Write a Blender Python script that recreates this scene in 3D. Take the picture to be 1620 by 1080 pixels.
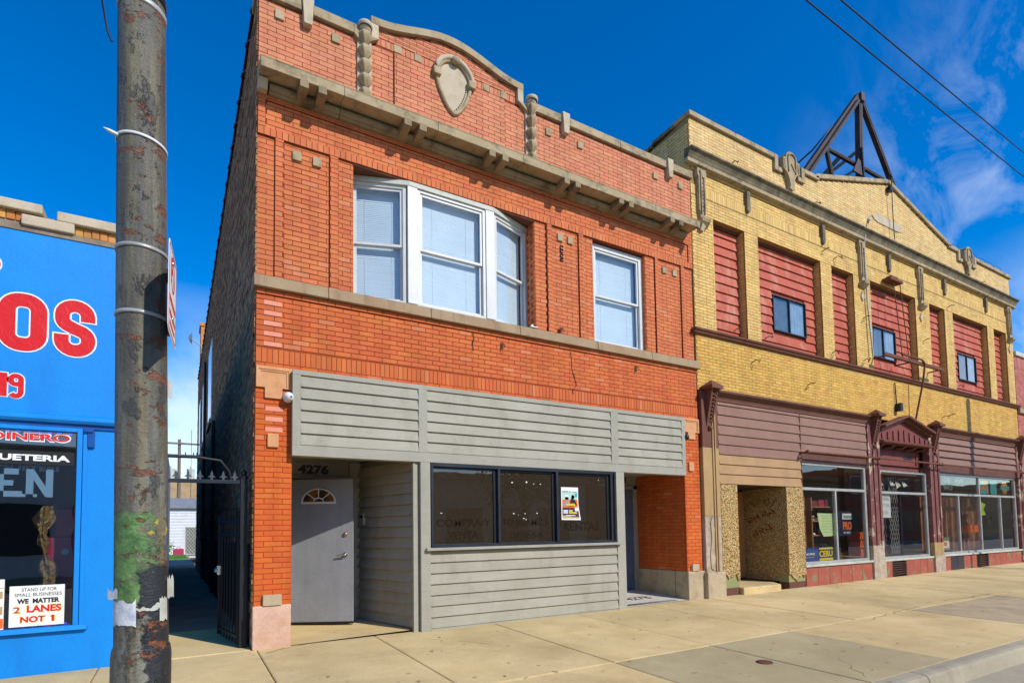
import bpy, bmesh, math, random
from mathutils import Vector, Matrix
random.seed(7)
R = math.radians
for o in list(bpy.data.objects): bpy.data.objects.remove(o)
scene = bpy.context.scene
COL = scene.collection

# ------------------------------------------------------------------ camera
def make_camera():
    yaw, pitch, roll, f, cy = .531521558, .0541390498, .0155384746, 892.083804, 790.406548
    c, s = math.cos(yaw), math.sin(yaw)
    fw = Vector((s*math.cos(pitch), c*math.cos(pitch), math.sin(pitch)))
    r = Vector((c, -s, 0)); d = fw.cross(r)
    r2 = math.cos(roll)*r + math.sin(roll)*d; d2 = -math.sin(roll)*r + math.cos(roll)*d
    m = Matrix(((r2.x, -d2.x, -fw.x), (r2.y, -d2.y, -fw.y), (r2.z, -d2.z, -fw.z))).to_4x4()
    m.translation = Vector((-.76819282, -7.49704701, 1.40))
    cam = bpy.data.cameras.new('camera'); o = bpy.data.objects.new('camera', cam); COL.objects.link(o)
    o.matrix_world = m
    cam.sensor_fit = 'HORIZONTAL'; cam.sensor_width = 36; cam.lens = 36*f/1620
    cam.shift_y = (cy-540)/1620; cam.clip_start = .05; cam.clip_end = 3000
    scene.camera = o
make_camera()

# ------------------------------------------------------------------ light
SUN_EL, SUN_AZ = R(36.2), R(24.8)          # azimuth measured from the street normal towards +X
S = Vector((math.sin(SUN_AZ)*math.cos(SUN_EL), -math.cos(SUN_AZ)*math.cos(SUN_EL), math.sin(SUN_EL)))
def make_light():
    w = bpy.data.worlds.new('World'); scene.world = w; w.use_nodes = True
    nt = w.node_tree; N = nt.nodes; L = nt.links; N.clear()
    out = N.new('ShaderNodeOutputWorld'); bg = N.new('ShaderNodeBackground')
    sky = N.new('ShaderNodeTexSky'); sky.sky_type = 'NISHITA'; sky.sun_disc = False
    sky.sun_elevation = SUN_EL; sky.sun_rotation = math.atan2(S.x, S.y)
    sky.altitude = 200; sky.air_density = 1.0; sky.dust_density = .15; sky.ozone_density = 3.0
    hs = N.new('ShaderNodeHueSaturation'); hs.inputs['Saturation'].default_value = 1.5; hs.inputs['Hue'].default_value = .509; hs.inputs['Value'].default_value = 1.0
    L.new(sky.outputs[0], hs.inputs['Color'])
    tc = N.new('ShaderNodeTexCoord')
    # thin wispy cirrus
    mp = N.new('ShaderNodeMapping'); mp.inputs['Rotation'].default_value = (0, R(18), R(-52)); mp.inputs['Scale'].default_value = (1.6, 9.0, 7.0); mp.inputs['Location'].default_value = (3.3, .3, 0)
    L.new(tc.outputs['Generated'], mp.inputs[0])
    n1 = N.new('ShaderNodeTexNoise'); n1.inputs['Scale'].default_value = 1.7; n1.inputs['Detail'].default_value = 9; n1.inputs['Roughness'].default_value = .62; n1.inputs['Distortion'].default_value = .5
    L.new(mp.outputs[0], n1.inputs['Vector'])
    r1 = N.new('ShaderNodeMapRange'); r1.inputs['From Min'].default_value = .46; r1.inputs['From Max'].default_value = .86; L.new(n1.outputs['Fac'], r1.inputs['Value'])
    # large patches that say where wisps may be
    n2 = N.new('ShaderNodeTexNoise'); n2.inputs['Scale'].default_value = 2.1; n2.inputs['Detail'].default_value = 3
    mp2 = N.new('ShaderNodeMapping'); mp2.inputs['Location'].default_value = (4.7, .3, 2.2); L.new(tc.outputs['Generated'], mp2.inputs[0]); L.new(mp2.outputs[0], n2.inputs['Vector'])
    r2 = N.new('ShaderNodeMapRange'); r2.inputs['From Min'].default_value = .36; r2.inputs['From Max'].default_value = .56; L.new(n2.outputs['Fac'], r2.inputs['Value'])
    mu = N.new('ShaderNodeMath'); mu.operation = 'MULTIPLY'; L.new(r1.outputs[0], mu.inputs[0]); L.new(r2.outputs[0], mu.inputs[1])
    # the wisps drift in from the east
    sp0 = N.new('ShaderNodeSeparateXYZ'); L.new(tc.outputs['Generated'], sp0.inputs[0])
    re = N.new('ShaderNodeMapRange'); re.inputs['From Min'].default_value = .70; re.inputs['From Max'].default_value = .90; L.new(sp0.outputs['X'], re.inputs['Value'])
    mu0 = mu; mu = N.new('ShaderNodeMath'); mu.operation = 'MULTIPLY'; L.new(mu0.outputs[0], mu.inputs[0]); L.new(re.outputs[0], mu.inputs[1])
    # low puffy cloud near the horizon
    sp = N.new('ShaderNodeSeparateXYZ'); L.new(tc.outputs['Generated'], sp.inputs[0])
    n3 = N.new('ShaderNodeTexNoise'); n3.inputs['Scale'].default_value = 5.0; n3.inputs['Detail'].default_value = 8; n3.inputs['Roughness'].default_value = .55
    L.new(tc.outputs['Generated'], n3.inputs['Vector'])
    r3 = N.new('ShaderNodeMapRange'); r3.inputs['From Min'].default_value = .36; r3.inputs['From Max'].default_value = .56; L.new(n3.outputs['Fac'], r3.inputs['Value'])
    hz = N.new('ShaderNodeMapRange'); hz.inputs['From Min'].default_value = .37; hz.inputs['From Max'].default_value = .20; L.new(sp.outputs['Z'], hz.inputs['Value'])
    m3 = N.new('ShaderNodeMath'); m3.operation = 'MULTIPLY'; L.new(r3.outputs[0], m3.inputs[0]); L.new(hz.outputs[0], m3.inputs[1])
    mx = N.new('ShaderNodeMath'); mx.operation = 'MAXIMUM'; L.new(mu.outputs[0], mx.inputs[0]); L.new(m3.outputs[0], mx.inputs[1])
    mc = N.new('ShaderNodeMath'); mc.operation = 'MULTIPLY'; mc.inputs[1].default_value = .52; L.new(mx.outputs[0], mc.inputs[0])
    mix = N.new('ShaderNodeMixRGB'); L.new(mc.outputs[0], mix.inputs[0]); L.new(hs.outputs[0], mix.inputs[1])
    mix.inputs[2].default_value = (6.4, 6.8, 7.2, 1)
    L.new(mix.outputs[0], bg.inputs['Color']); bg.inputs['Strength'].default_value = .135
    L.new(bg.outputs[0], out.inputs[0])
    sd = bpy.data.lights.new('sun', 'SUN'); so = bpy.data.objects.new('sun', sd); COL.objects.link(so)
    sd.energy = 3.1; sd.angle = R(.53); sd.color = (1, .955, .87)
    so.rotation_euler = (-S).to_track_quat('-Z', 'Y').to_euler(); so.location = (0, -30, 40)
    vs = scene.view_settings; vs.view_transform = 'Standard'; vs.look = 'None'; vs.exposure = .5; vs.gamma = 1; vs.use_curve_mapping = False
    scene.render.engine = 'CYCLES'
    scene.cycles.max_bounces = 8; scene.cycles.transparent_max_bounces = 16
make_light()

# ------------------------------------------------------------------ mesh helpers
class MB:
    def __init__(s): s.v = []; s.f = []; s.m = []; s.r = []; s.smooth = []
    def add(s, vs, fs, mi=0, rnd=0.0, sm=False):
        b = len(s.v); s.v += [tuple(p) for p in vs]
        for q in fs: s.f.append(tuple(b+i for i in q)); s.m.append(mi); s.r.append(rnd); s.smooth.append(sm)
    def box(s, x0, x1, y0, y1, z0, z1, mi=0, rnd=0.0, back=True):
        vs = [(x0,y0,z0),(x1,y0,z0),(x1,y1,z0),(x0,y1,z0),(x0,y0,z1),(x1,y0,z1),(x1,y1,z1),(x0,y1,z1)]
        fs = [(0,3,2,1),(4,5,6,7),(0,1,5,4),(1,2,6,5),(3,0,4,7)]
        if back: fs.append((2,3,7,6))
        s.add(vs, fs, mi, rnd); return s
    def prism_xz(s, poly, y0, y1, mi=0, rnd=0.0):          # polygon in X,Z (counter-clockwise seen from -Y), extruded along Y
        n = len(poly); a = sum(poly[i][0]*poly[(i+1)%n][1]-poly[(i+1)%n][0]*poly[i][1] for i in range(n))
        if a < 0: poly = poly[::-1]
        vs = [(x,y0,z) for x,z in poly]+[(x,y1,z) for x,z in poly]
        fs = [tuple(range(n)), tuple(range(2*n-1, n-1, -1))]+[(i, n+i, n+(i+1)%n, (i+1)%n) for i in range(n)]
        s.add(vs, fs, mi, rnd); return s
    def prism_yz(s, poly, x0, x1, mi=0):                    # profile in Y,Z extruded along X
        n = len(poly)
        vs = [(x0,y,z) for y,z in poly]+[(x1,y,z) for y,z in poly]
        fs = [tuple(range(n-1,-1,-1)), tuple(range(n, 2*n))]+[(i,(i+1)%n,n+(i+1)%n,n+i) for i in range(n)]
        s.add(vs, fs, mi); return s
    def prism_xy(s, poly, z0, z1, mi=0):
        n = len(poly)
        vs = [(x,y,z0) for x,y in poly]+[(x,y,z1) for x,y in poly]
        fs = [tuple(range(n-1,-1,-1)), tuple(range(n, 2*n))]+[(i,(i+1)%n,n+(i+1)%n,n+i) for i in range(n)]
        s.add(vs, fs, mi); return s
    def tube(s, pts, rad, n=8, mi=0, cap=True, sm=True):
        pts = [Vector(p) for p in pts]; k = len(pts); rads = rad if isinstance(rad, (list, tuple)) else [rad]*k
        vs = []; up = Vector((0,0,1))
        for i, p in enumerate(pts):
            t = (pts[min(i+1,k-1)]-pts[max(i-1,0)]).normalized()
            a = t.cross(up) if abs(t.z) < .95 else t.cross(Vector((1,0,0)))
            a.normalize(); b = a.cross(t)
            for j in range(n):
                th = 2*math.pi*j/n; vs.append(p+(a*math.cos(th)+b*math.sin(th))*rads[i])
        fs = [(i*n+j, i*n+(j+1)%n, (i+1)*n+(j+1)%n, (i+1)*n+j) for i in range(k-1) for j in range(n)]
        s.add(vs, fs, mi, sm=sm)
        if cap: s.add(vs[:n], [tuple(range(n-1,-1,-1))], mi); s.add(vs[-n:], [tuple(range(n))], mi)
        return s
    def bar(s, p0, p1, w, h, mi=0, up=(0,0,1)):             # rectangular beam
        p0 = Vector(p0); p1 = Vector(p1); t = (p1-p0).normalized(); u = Vector(up)
        if abs(t.dot(u)) > .97: u = Vector((0,1,0))
        a = t.cross(u).normalized()*(w/2); b = a.cross(t).normalized()*(h/2)
        vs = [p0-a-b,p0+a-b,p0+a+b,p0-a+b,p1-a-b,p1+a-b,p1+a+b,p1-a+b]
        s.add(vs, [(0,1,2,3)[::-1],(4,5,6,7),(0,1,5,4),(1,2,6,5),(2,3,7,6),(3,0,4,7)], mi); return s
    def lathe(s, c, prof, n=16, mi=0, mod=None, axis='Z', a0=0, a1=2*math.pi, sm=True):
        full = abs(a1-a0-2*math.pi) < 1e-6; m = n if full else n+1; vs = []
        for r, h in prof:
            for j in range(m):
                th = a0+(a1-a0)*j/n; rr = r*(mod(th, h) if mod else 1)
                if axis == 'Z': vs.append((c[0]+rr*math.cos(th), c[1]+rr*math.sin(th), c[2]+h))
                elif axis == 'Y': vs.append((c[0]+rr*math.cos(th), c[1]+h, c[2]+rr*math.sin(th)))
                else: vs.append((c[0]+h, c[1]+rr*math.cos(th), c[2]+rr*math.sin(th)))
        fs = []
        for i in range(len(prof)-1):
            for j in range(n):
                k = (j+1) % m if full else j+1
                fs.append((i*m+j, i*m+k, (i+1)*m+k, (i+1)*m+j))
        s.add(vs, fs, mi, sm=sm); return s
    def sphere(s, c, r, n=12, sc=(1,1,1), mi=0):
        b = len(s.v); vs = []; fs = []
        for i in range(n//2+1):
            ph = math.pi*i/(n//2)
            for j in range(n):
                th = 2*math.pi*j/n
                vs.append((c[0]+r*sc[0]*math.sin(ph)*math.cos(th), c[1]+r*sc[1]*math.sin(ph)*math.sin(th), c[2]+r*sc[2]*math.cos(ph)))
        for i in range(n//2):
            for j in range(n): fs.append((i*n+j, (i+1)*n+j, (i+1)*n+(j+1)%n, i*n+(j+1)%n))
        s.add(vs, fs, mi, sm=True); return s
    def xf(s, fn):
        s.v = [tuple(fn(Vector(p))) for p in s.v]; return s
    def mesh(s, name, mats):
        me = bpy.data.meshes.new(name); me.from_pydata(s.v, [], s.f)
        for m in (mats if isinstance(mats, (list, tuple)) else [mats]): me.materials.append(m)
        me.polygons.foreach_set('material_index', s.m); me.polygons.foreach_set('use_smooth', s.smooth)
        at = me.attributes.new('rnd', 'FLOAT', 'FACE'); at.data.foreach_set('value', s.r)
        me.update(); return me

def wloc(o):
    v = Vector((0,0,0))
    while o: v = v+o.location; o = o.parent
    return v
def put(name, me, parent=None, loc=None, bevel=0):
    """link a mesh whose vertices are in world coordinates (loc None) or round its own origin (loc = world place)"""
    o = bpy.data.objects.new(name, me); COL.objects.link(o)
    w = Vector(loc) if loc is not None else Vector((0,0,0))
    if parent: o.parent = parent; o.location = w-wloc(parent)
    else: o.location = w
    if bevel:
        b = o.modifiers.new('bevel', 'BEVEL'); b.width = bevel; b.segments = 2; b.limit_method = 'ANGLE'; b.angle_limit = R(40)
    return o
def part(name, mb, mats, parent=None, bevel=0, label=None, kind=None):
    """build in world coordinates, then move the origin to the piece itself"""
    xs = [p[0] for p in mb.v]; ys = [p[1] for p in mb.v]; zs = [p[2] for p in mb.v]
    c = Vector(((min(xs)+max(xs))/2, (min(ys)+max(ys))/2, min(zs)))
    mb.xf(lambda p: p-c)
    o = put(name, mb.mesh(name, mats), parent, c, bevel)
    if label: o['label'] = label
    if kind: o['kind'] = kind
    return o
def thing(name, label, cat, loc, group=None):
    o = bpy.data.objects.new(name, None); COL.objects.link(o); o.location = loc; o.empty_display_size = .2
    o['label'] = label; o['category'] = cat
    if group: o['group'] = group
    return o
def tag(o, label, cat, group=None):
    o['label'] = label; o['category'] = cat
    if group: o['group'] = group
    return o
def structure(name, mb, mats, bevel=0):
    o = part(name, mb, mats, None, bevel); o['kind'] = 'structure'; return o

_txt = {}
def text_mesh(s, bold=0.0):
    k = (s, bold)
    if k not in _txt:
        cu = bpy.data.curves.new('t', 'FONT'); cu.body = s; cu.offset = bold; cu.resolution_u = 4; cu.align_x = 'CENTER'; cu.space_line = .95
        ob = bpy.data.objects.new('t', cu); COL.objects.link(ob)
        dg = bpy.context.evaluated_depsgraph_get(); me = bpy.data.meshes.new_from_object(ob.evaluated_get(dg))
        _txt[k] = ([v.co.copy() for v in me.vertices], [tuple(p.vertices) for p in me.polygons])
        bpy.data.objects.remove(ob); bpy.data.curves.remove(cu); bpy.data.meshes.remove(me)
    return _txt[k]
def text_into(mb, s, x0, x1, z0, z1, y, mi=0, bold=0.0, depth=0.0, pad=0.0, fn=None):
    """flat lettering fitted to a box in the X,Z plane facing -Y"""
    vs, fs = text_mesh(s, 0 if pad is None else bold)
    ax = min(v.x for v in vs); bx = max(v.x for v in vs); ay = min(v.y for v in vs); by = max(v.y for v in vs)
    out = [Vector((x0+(v.x-ax)/(bx-ax)*(x1-x0), y, z0+(v.y-ay)/(by-ay)*(z1-z0))) for v in vs]
    if fn: out = [fn(p) for p in out]
    mb.add(out, fs, mi)
    return mb
# ------------------------------------------------------------------ materials
def lin(c):
    if isinstance(c, str): c = [int(c[i:i+2], 16)/255 for i in (0, 2, 4)]
    return tuple(x/12.92 if x <= .04045 else ((x+.055)/1.055)**2.4 for x in c)+(1,)
class NT:
    def __init__(s, name):
        s.mat = bpy.data.materials.new(name); s.mat.use_nodes = True; s.t = s.mat.node_tree; s.N = s.t.nodes; s.L = s.t.links; s.N.clear()
        s.out = s.N.new('ShaderNodeOutputMaterial'); s.b = s.N.new('ShaderNodeBsdfPrincipled'); s.L.new(s.b.outputs[0], s.out.inputs[0])
        s.pos = s.N.new('ShaderNodeNewGeometry').outputs['Position']
    def put(s, inp, v):
        if hasattr(v, 'node'): s.L.new(v, inp)
        else: inp.default_value = v
    def noise(s, scale, detail=4, rough=.55, stretch=None, dist=0, off=None, vec=None):
        n = s.N.new('ShaderNodeTexNoise'); n.inputs['Scale'].default_value = scale; n.inputs['Detail'].default_value = detail
        n.inputs['Roughness'].default_value = rough; n.inputs['Distortion'].default_value = dist
        v = vec or s.pos
        if stretch or off:
            m = s.N.new('ShaderNodeMapping'); m.inputs['Scale'].default_value = stretch or (1,1,1); m.inputs['Location'].default_value = off or (0,0,0)
            s.L.new(v, m.inputs[0]); v = m.outputs[0]
        s.L.new(v, n.inputs['Vector']); return n.outputs['Fac']
    def rng(s, v, a, b, lo=0.0, hi=1.0):
        n = s.N.new('ShaderNodeMapRange'); s.L.new(v, n.inputs['Value']); n.inputs['From Min'].default_value = a; n.inputs['From Max'].default_value = b
        n.inputs['To Min'].default_value = lo; n.inputs['To Max'].default_value = hi; return n.outputs[0]
    def math(s, op, a, b=0.0):
        n = s.N.new('ShaderNodeMath'); n.operation = op; s.put(n.inputs[0], a); s.put(n.inputs[1], b); return n.outputs[0]
    def mix(s, f, a, b, mode='MIX'):
        n = s.N.new('ShaderNodeMixRGB'); n.blend_type = mode; s.put(n.inputs[0], f); s.put(n.inputs[1], a); s.put(n.inputs[2], b); return n.outputs[0]
    def hsv(s, c, h=.5, sa=1.0, v=1.0):
        n = s.N.new('ShaderNodeHueSaturation'); s.put(n.inputs['Hue'], h); s.put(n.inputs['Saturation'], sa); s.put(n.inputs['Value'], v); s.put(n.inputs['Color'], c); return n.outputs[0]
    def sep(s, v=None):
        n = s.N.new('ShaderNodeSeparateXYZ'); s.L.new(v or s.pos, n.inputs[0]); return n.outputs
    def bump(s, h, strength=.3, dist=.01):
        n = s.N.new('ShaderNodeBump'); n.inputs['Strength'].default_value = strength; n.inputs['Distance'].default_value = dist
        s.L.new(h, n.inputs['Height']); s.L.new(n.outputs[0], s.b.inputs['Normal'])
    def rnd(s):
        a = s.N.new('ShaderNodeAttribute'); a.attribute_name = 'rnd'; o = s.N.new('ShaderNodeObjectInfo')
        return s.math('FRACT', s.math('ADD', a.outputs['Fac'], o.outputs['Random']))
    def done(s, col, rough=.8, metal=0.0, spec=.35):
        s.put(s.b.inputs['Base Color'], col); s.put(s.b.inputs['Roughness'], rough); s.b.inputs['Metallic'].default_value = metal
        s.b.inputs['Specular IOR Level'].default_value = spec; return s.mat

def worn(name, c1, c2, scale=3, rough=.8, dirt=None, dirt_amt=.5, dirt_scale=6, streak=False, bump=.25, bscale=60, metal=0, spec=.35, per=0.0, grain=.12):
    """base coat with a second tone, dirt patches, fine grain and relief"""
    t = NT(name)
    f = t.rng(t.noise(scale, 5, .6), .35, .65)
    c = t.mix(f, lin(c1), lin(c2))
    if dirt:
        d = t.noise(dirt_scale, 6, .65, stretch=(1, 1, .16) if streak else None, off=(3, 1, 7))
        c = t.mix(t.math('MULTIPLY', t.rng(d, .5, .72), dirt_amt), c, lin(dirt))
    g = t.noise(bscale*2.2, 3, .6)
    c = t.hsv(c, v=t.rng(g, .3, .7, 1-grain, 1+grain))
    if per: c = t.hsv(c, v=t.rng(t.rnd(), 0, 1, 1-per, 1+per))
    t.bump(t.noise(bscale, 5, .6), bump, .006)
    return t.done(c, rough, metal, spec)

def brick_mat(name, zones, per=.16, hue=.012, grime=None, rough=.82, bumpv=.35, pale=None):
    """zones: list of (z_from, colour_a, colour_b); each brick takes its own tone"""
    t = NT(name); r = t.rnd(); r2 = t.math('FRACT', t.math('MULTIPLY', r, 7.31)); r3 = t.math('FRACT', t.math('MULTIPLY', r, 23.7))
    z = t.sep()['Z']; c = None
    wob = t.math('ADD', z, t.rng(t.noise(1.3, 3), 0, 1, -.12, .12))
    for zf, a, b in zones:
        k = t.mix(r, lin(a), lin(b))
        c = k if c is None else t.mix(t.rng(wob, zf-.05, zf+.05), c, k)
    c = t.hsv(c, h=t.rng(r2, 0, 1, .5-hue, .5+hue), v=t.rng(r3, 0, 1, 1-per, 1+per))
    if pale: c = t.mix(t.math('MULTIPLY', t.math('GREATER_THAN', r2, .96), pale[1]), c, lin(pale[0]))
    n = t.noise(2.2, 6, .65); c = t.mix(t.math('MULTIPLY', t.rng(n, .52, .75), .35), c, lin(grime or '6a3526'))
    st = t.noise(2.4, 7, .7, stretch=(2.2, 2.2, .22), off=(1, 4, 2)); c = t.hsv(c, v=t.rng(st, .42, .72, 1.04, .80))
    g = t.noise(150, 4, .65); c = t.hsv(c, v=t.rng(g, .3, .7, .86, 1.1))
    t.bump(t.noise(90, 6, .7), bumpv, .004)
    return t.done(c, rough, 0, .3)

MAT = {}
MAT['red_brick'] = brick_mat('red_brick', [(-9, 'c55c24', 'c9642a'), (3.5, 'c56232', 'cb6c3a'), (4.6, 'c76c40', 'ce7648'), (7.3, 'ca7c58', 'd08864')], per=.06, hue=.005, pale=('d48e72', .3), grime='a9573c')
def red_mortar():
    t = NT('red_mortar'); c = t.mix(t.rng(t.noise(4, 5), .35, .65), lin('7c3820'), lin('90482c'))
    c = t.mix(t.rng(t.sep()['Z'], 4.5, 4.4), c, lin('94421f'))
    c = t.mix(t.rng(t.math('ADD', t.sep()['Z'], t.rng(t.noise(3, 4), 0, 1, -.2, .2)), 3.56, 3.44), c, lin('b2481f'))   # painted over below the soldier course
    t.bump(t.noise(60, 5), .3, .006); return t.done(c, .95)
MAT['red_mortar'] = red_mortar()
MAT['pale_brick'] = worn('pale_brick', 'd98a70', 'dd957c', 5, .85, bump=.3)
MAT['yellow_brick'] = brick_mat('yellow_brick', [(-9, 'cb9b45', 'd5a954'), (5.15, 'd3ab5e', 'ddb870'), (8.7, 'd6b16e', 'dfbe82')], per=.09, hue=.008, grime='8a6a35', rough=.75)
MAT['yellow_mortar'] = worn('yellow_mortar', '8b7042', '9d8250', 4, .95, bump=.3)
MAT['pink_brick'] = brick_mat('pink_brick', [(-9, 'b06458', 'bd7468')], per=.09, grime='7a4038')
MAT['pink_mortar'] = worn('pink_mortar', '8a5048', '9a6054', 4, .95)
MAT['common_brick'] = brick_mat('common_brick', [(-9, '8c6444', 'b0845a')], per=.32, hue=.02, grime='42322a', rough=.92, bumpv=.8)
MAT['common_mortar'] = worn('common_mortar', '9a8a76', '6f6152', 3, .95, bump=.5)
MAT['orange_brick'] = brick_mat('orange_brick', [(-9, 'b9773a', 'cf9352')], per=.15, grime='7a4a20')
MAT['stone'] = worn('stone', 'a08d6c', 'b09d7c', 2.5, .88, '524838', .75, 5, bump=.35, bscale=70, per=.06)
MAT['stone_dirty'] = worn('stone_dirty', '86755a', '968666', 2.5, .88, '3d3628', .9, 3.2, streak=False, bump=.4, bscale=60)
MAT['stone_light'] = worn('stone_light', 'b6a68b', 'c2b298', 3, .85, '7d705a', .4, 6, bump=.3)
MAT['stone_stain'] = worn('stone_stain', '857a62', '5f5746', 4, .9, '35302a', .8, 7, streak=True, bump=.4)
MAT['terra'] = worn('terra', 'd19a68', 'c98f60', 5, .7, 'b0744c', .5, 9, bump=.2)
MAT['pink_stone'] = worn('pink_stone', 'd3b09a', 'c0977f', 3.2, .85, 'b58f62', .75, 4.5, bump=.45, bscale=40)
MAT['base_stone'] = worn('base_stone', 'b7a584', 'a9967a', 3, .85, '7c6c54', .65, 5, bump=.45, bscale=40)
MAT['sill_stone'] = worn('sill_stone', '9f8a6a', '977a5c', 3, .85, '5e4835', .7, 5, streak=True, bump=.4)

def siding(name, a, b, dirt, amt=.35):
    t = NT(name)
    c = t.mix(t.rng(t.noise(1.7, 4, .6), .35, .65), lin(a), lin(b))
    gr = t.noise(9, 7, .7, stretch=(.35, 1, 7), dist=1.6)
    c = t.hsv(c, v=t.rng(gr, .3, .7, .87, 1.08))
    d = t.noise(2.6, 6, .68, stretch=(1.5, 1, .6), off=(2, 5, 1)); c = t.mix(t.math('MULTIPLY', t.rng(d, .5, .75), amt), c, lin(dirt))
    c = t.hsv(c, v=t.rng(t.rnd(), 0, 1, .965, 1.035))
    t.bump(gr, .5, .004)
    return t.done(c, .62, 0, .35)
MAT['gray_siding'] = siding('gray_siding', 'a19c8a', '989380', '756c54', .5)
MAT['gray_trim'] = siding('gray_trim', 'a39f8f', '9c9888', '80785f', .35)
MAT['red_board'] = siding('red_board', 'b65234', 'a94730', 'd09e84', .6)
MAT['red_board_plain'] = siding('red_board_plain', 'b8553a', 'a84a32', '8f4030', .3)
MAT['mauve_board'] = siding('mauve_board', '906a58', '876251', '735040', .35)
MAT['tan_board'] = siding('tan_board', 'b0895c', 'a68156', '80604a', .35)
MAT['maroon_paint'] = worn('maroon_paint', '734633', '663c2c', 4, .72, '4f2f2b', .6, 7, streak=True, bump=.3, bscale=45)
MAT['maroon_dark'] = worn('maroon_dark', '5c382b', '694232', 4, .65, '3d2523', .5, 6, bump=.3)
MAT['maroon_red'] = worn('maroon_red', '7f4038', '73382f', 5, .6, '55302b', .5, 6, bump=.3)
MAT['pier_tan'] = worn('pier_tan', 'b0915f', 'a88758', 3, .75, '7a5f48', .6, 4, streak=True, bump=.35)
MAT['peeled'] = worn('peeled', 'b5a690', 'a39079', 6, .9, '6f5f50', .7, 9, bump=.7, bscale=25)
def peeling(name, a, b, c2, th=.5, sc=5):
    t = NT(name); n = t.noise(sc, 8, .7, stretch=(1, 1, .8)); f = t.rng(n, th-.015, th+.015)
    c = t.mix(f, t.mix(t.rng(t.noise(3, 4), .4, .6), lin(a), lin(b)), lin(c2)); t.bump(f, .4, .003)
    return t.done(c, .65)
MAT['bulk_tile'] = peeling('bulk_tile', '984c3a', 'a25642', '7d7a56', .575, 4)
MAT['bulk_dark'] = worn('bulk_dark', '2c2a30', '3a343c', 4, .6)
MAT['pier_peel'] = peeling('pier_peel', '7b4a43', '6e403a', 'b39a80', .57, 3.5)
MAT['aluminium'] = worn('aluminium', 'bab8b0', 'aaa8a0', 4, .42, '7c7a74', .4, 8, metal=.35, bump=.1)
MAT['dark_frame'] = worn('dark_frame', '32373f', '282d34', 4, .42, metal=.4, bump=.08)
MAT['black_metal'] = worn('black_metal', '14161a', '1d1f24', 6, .45, bump=.2)
MAT['white_frame'] = worn('white_frame', 'd0d0cc', 'c6c7c4', 3, .45, 'a8a698', .3, 6, streak=True, bump=.08)
MAT['white_gray'] = worn('white_gray', 'c2c2b6', 'b4b4a6', 3, .6, '8a8674', .5, 5, bump=.15)
MAT['blind'] = worn('blind', 'eceff0', 'e2e6e8', 2, .6, bump=0, grain=.02)
MAT['curtain'] = worn('curtain', 'a9b3bc', '8f9aa4', 3, .9, bump=.1)
MAT['interior_gray'] = worn('interior_gray', '6f7478', '5d6266', 4, .9, bump=.1)
MAT['drape'] = worn('drape', 'b98058', '9a6240', 4, .9, bump=.2)
MAT['door_gray'] = worn('door_gray', '8a8b8e', '7f8185', 2.2, .5, '6c6c70', .4, 3, streak=True, bump=.12, bscale=30)
MAT['door_blue'] = worn('door_blue', '5d6577', '535a6b', 2.2, .5, '474d5c', .4, 3, bump=.1)
MAT['jamb'] = worn('jamb', '9a9484', '8d8776', 3, .6, bump=.15)
MAT['chrome'] = worn('chrome', 'd0d0cc', 'c0c0bc', 5, .25, metal=1, bump=.05)
MAT['brass'] = worn('brass', 'b9a277', 'a68f66', 5, .35, metal=.9, bump=.05)
MAT['black_plastic'] = worn('black_plastic', '121316', '1a1b1f', 5, .45, bump=.1)
MAT['white_plastic'] = worn('white_plastic', 'd8d8d4', 'cfcfca', 5, .45, bump=.05)
MAT['blue_paint'] = worn('blue_paint', '0888da', '067ed0', 1.2, .5, '0a66b4', .5, 2.2, streak=True, bump=.35, bscale=22, grain=.05)
MAT['blue_dark'] = worn('blue_dark', '0b55a6', '094a94', 2, .45, '083c7c', .5, 4, bump=.15, bscale=20)
def vinyl(name, c, rough=.35):
    t = NT(name); t.bump(t.noise(9, 3, .6, dist=1.5), .5, .012); return t.done(lin(c), rough, 0, .5)
MAT['vinyl_red'] = vinyl('vinyl_red', 'd01208'); MAT['vinyl_white'] = vinyl('vinyl_white', 'eeeeee'); MAT['print_red'] = vinyl('print_red', 'd21a12', .5)
def flat(name, c, rough=.6): t = NT(name); return t.done(t.hsv(lin(c), v=t.rng(t.noise(40, 3), .3, .7, .96, 1.04)), rough)
for k, c in dict(p_white='e6e4de', p_black='1c1c1e', p_yellow='e8c512', p_orange='e2681c', p_red='d01818', p_teal='3aa39a', p_skin='b98a6a', p_purple='3a2c46', p_sky='a9cbbf', p_blue='24407c', p_ltblue='8fb9d8',
               p_cream='e9e2c8', p_green='cfe0a0', p_lime='b4cf2a', p_navy='18223c', p_gray='8c8c8c', p_pink='a83454', p_tan='b89a6c', p_olive='8a8a5c', p_brown='5a3a26', p_ghost='15110d').items(): MAT[k] = flat(k, c)

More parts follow.
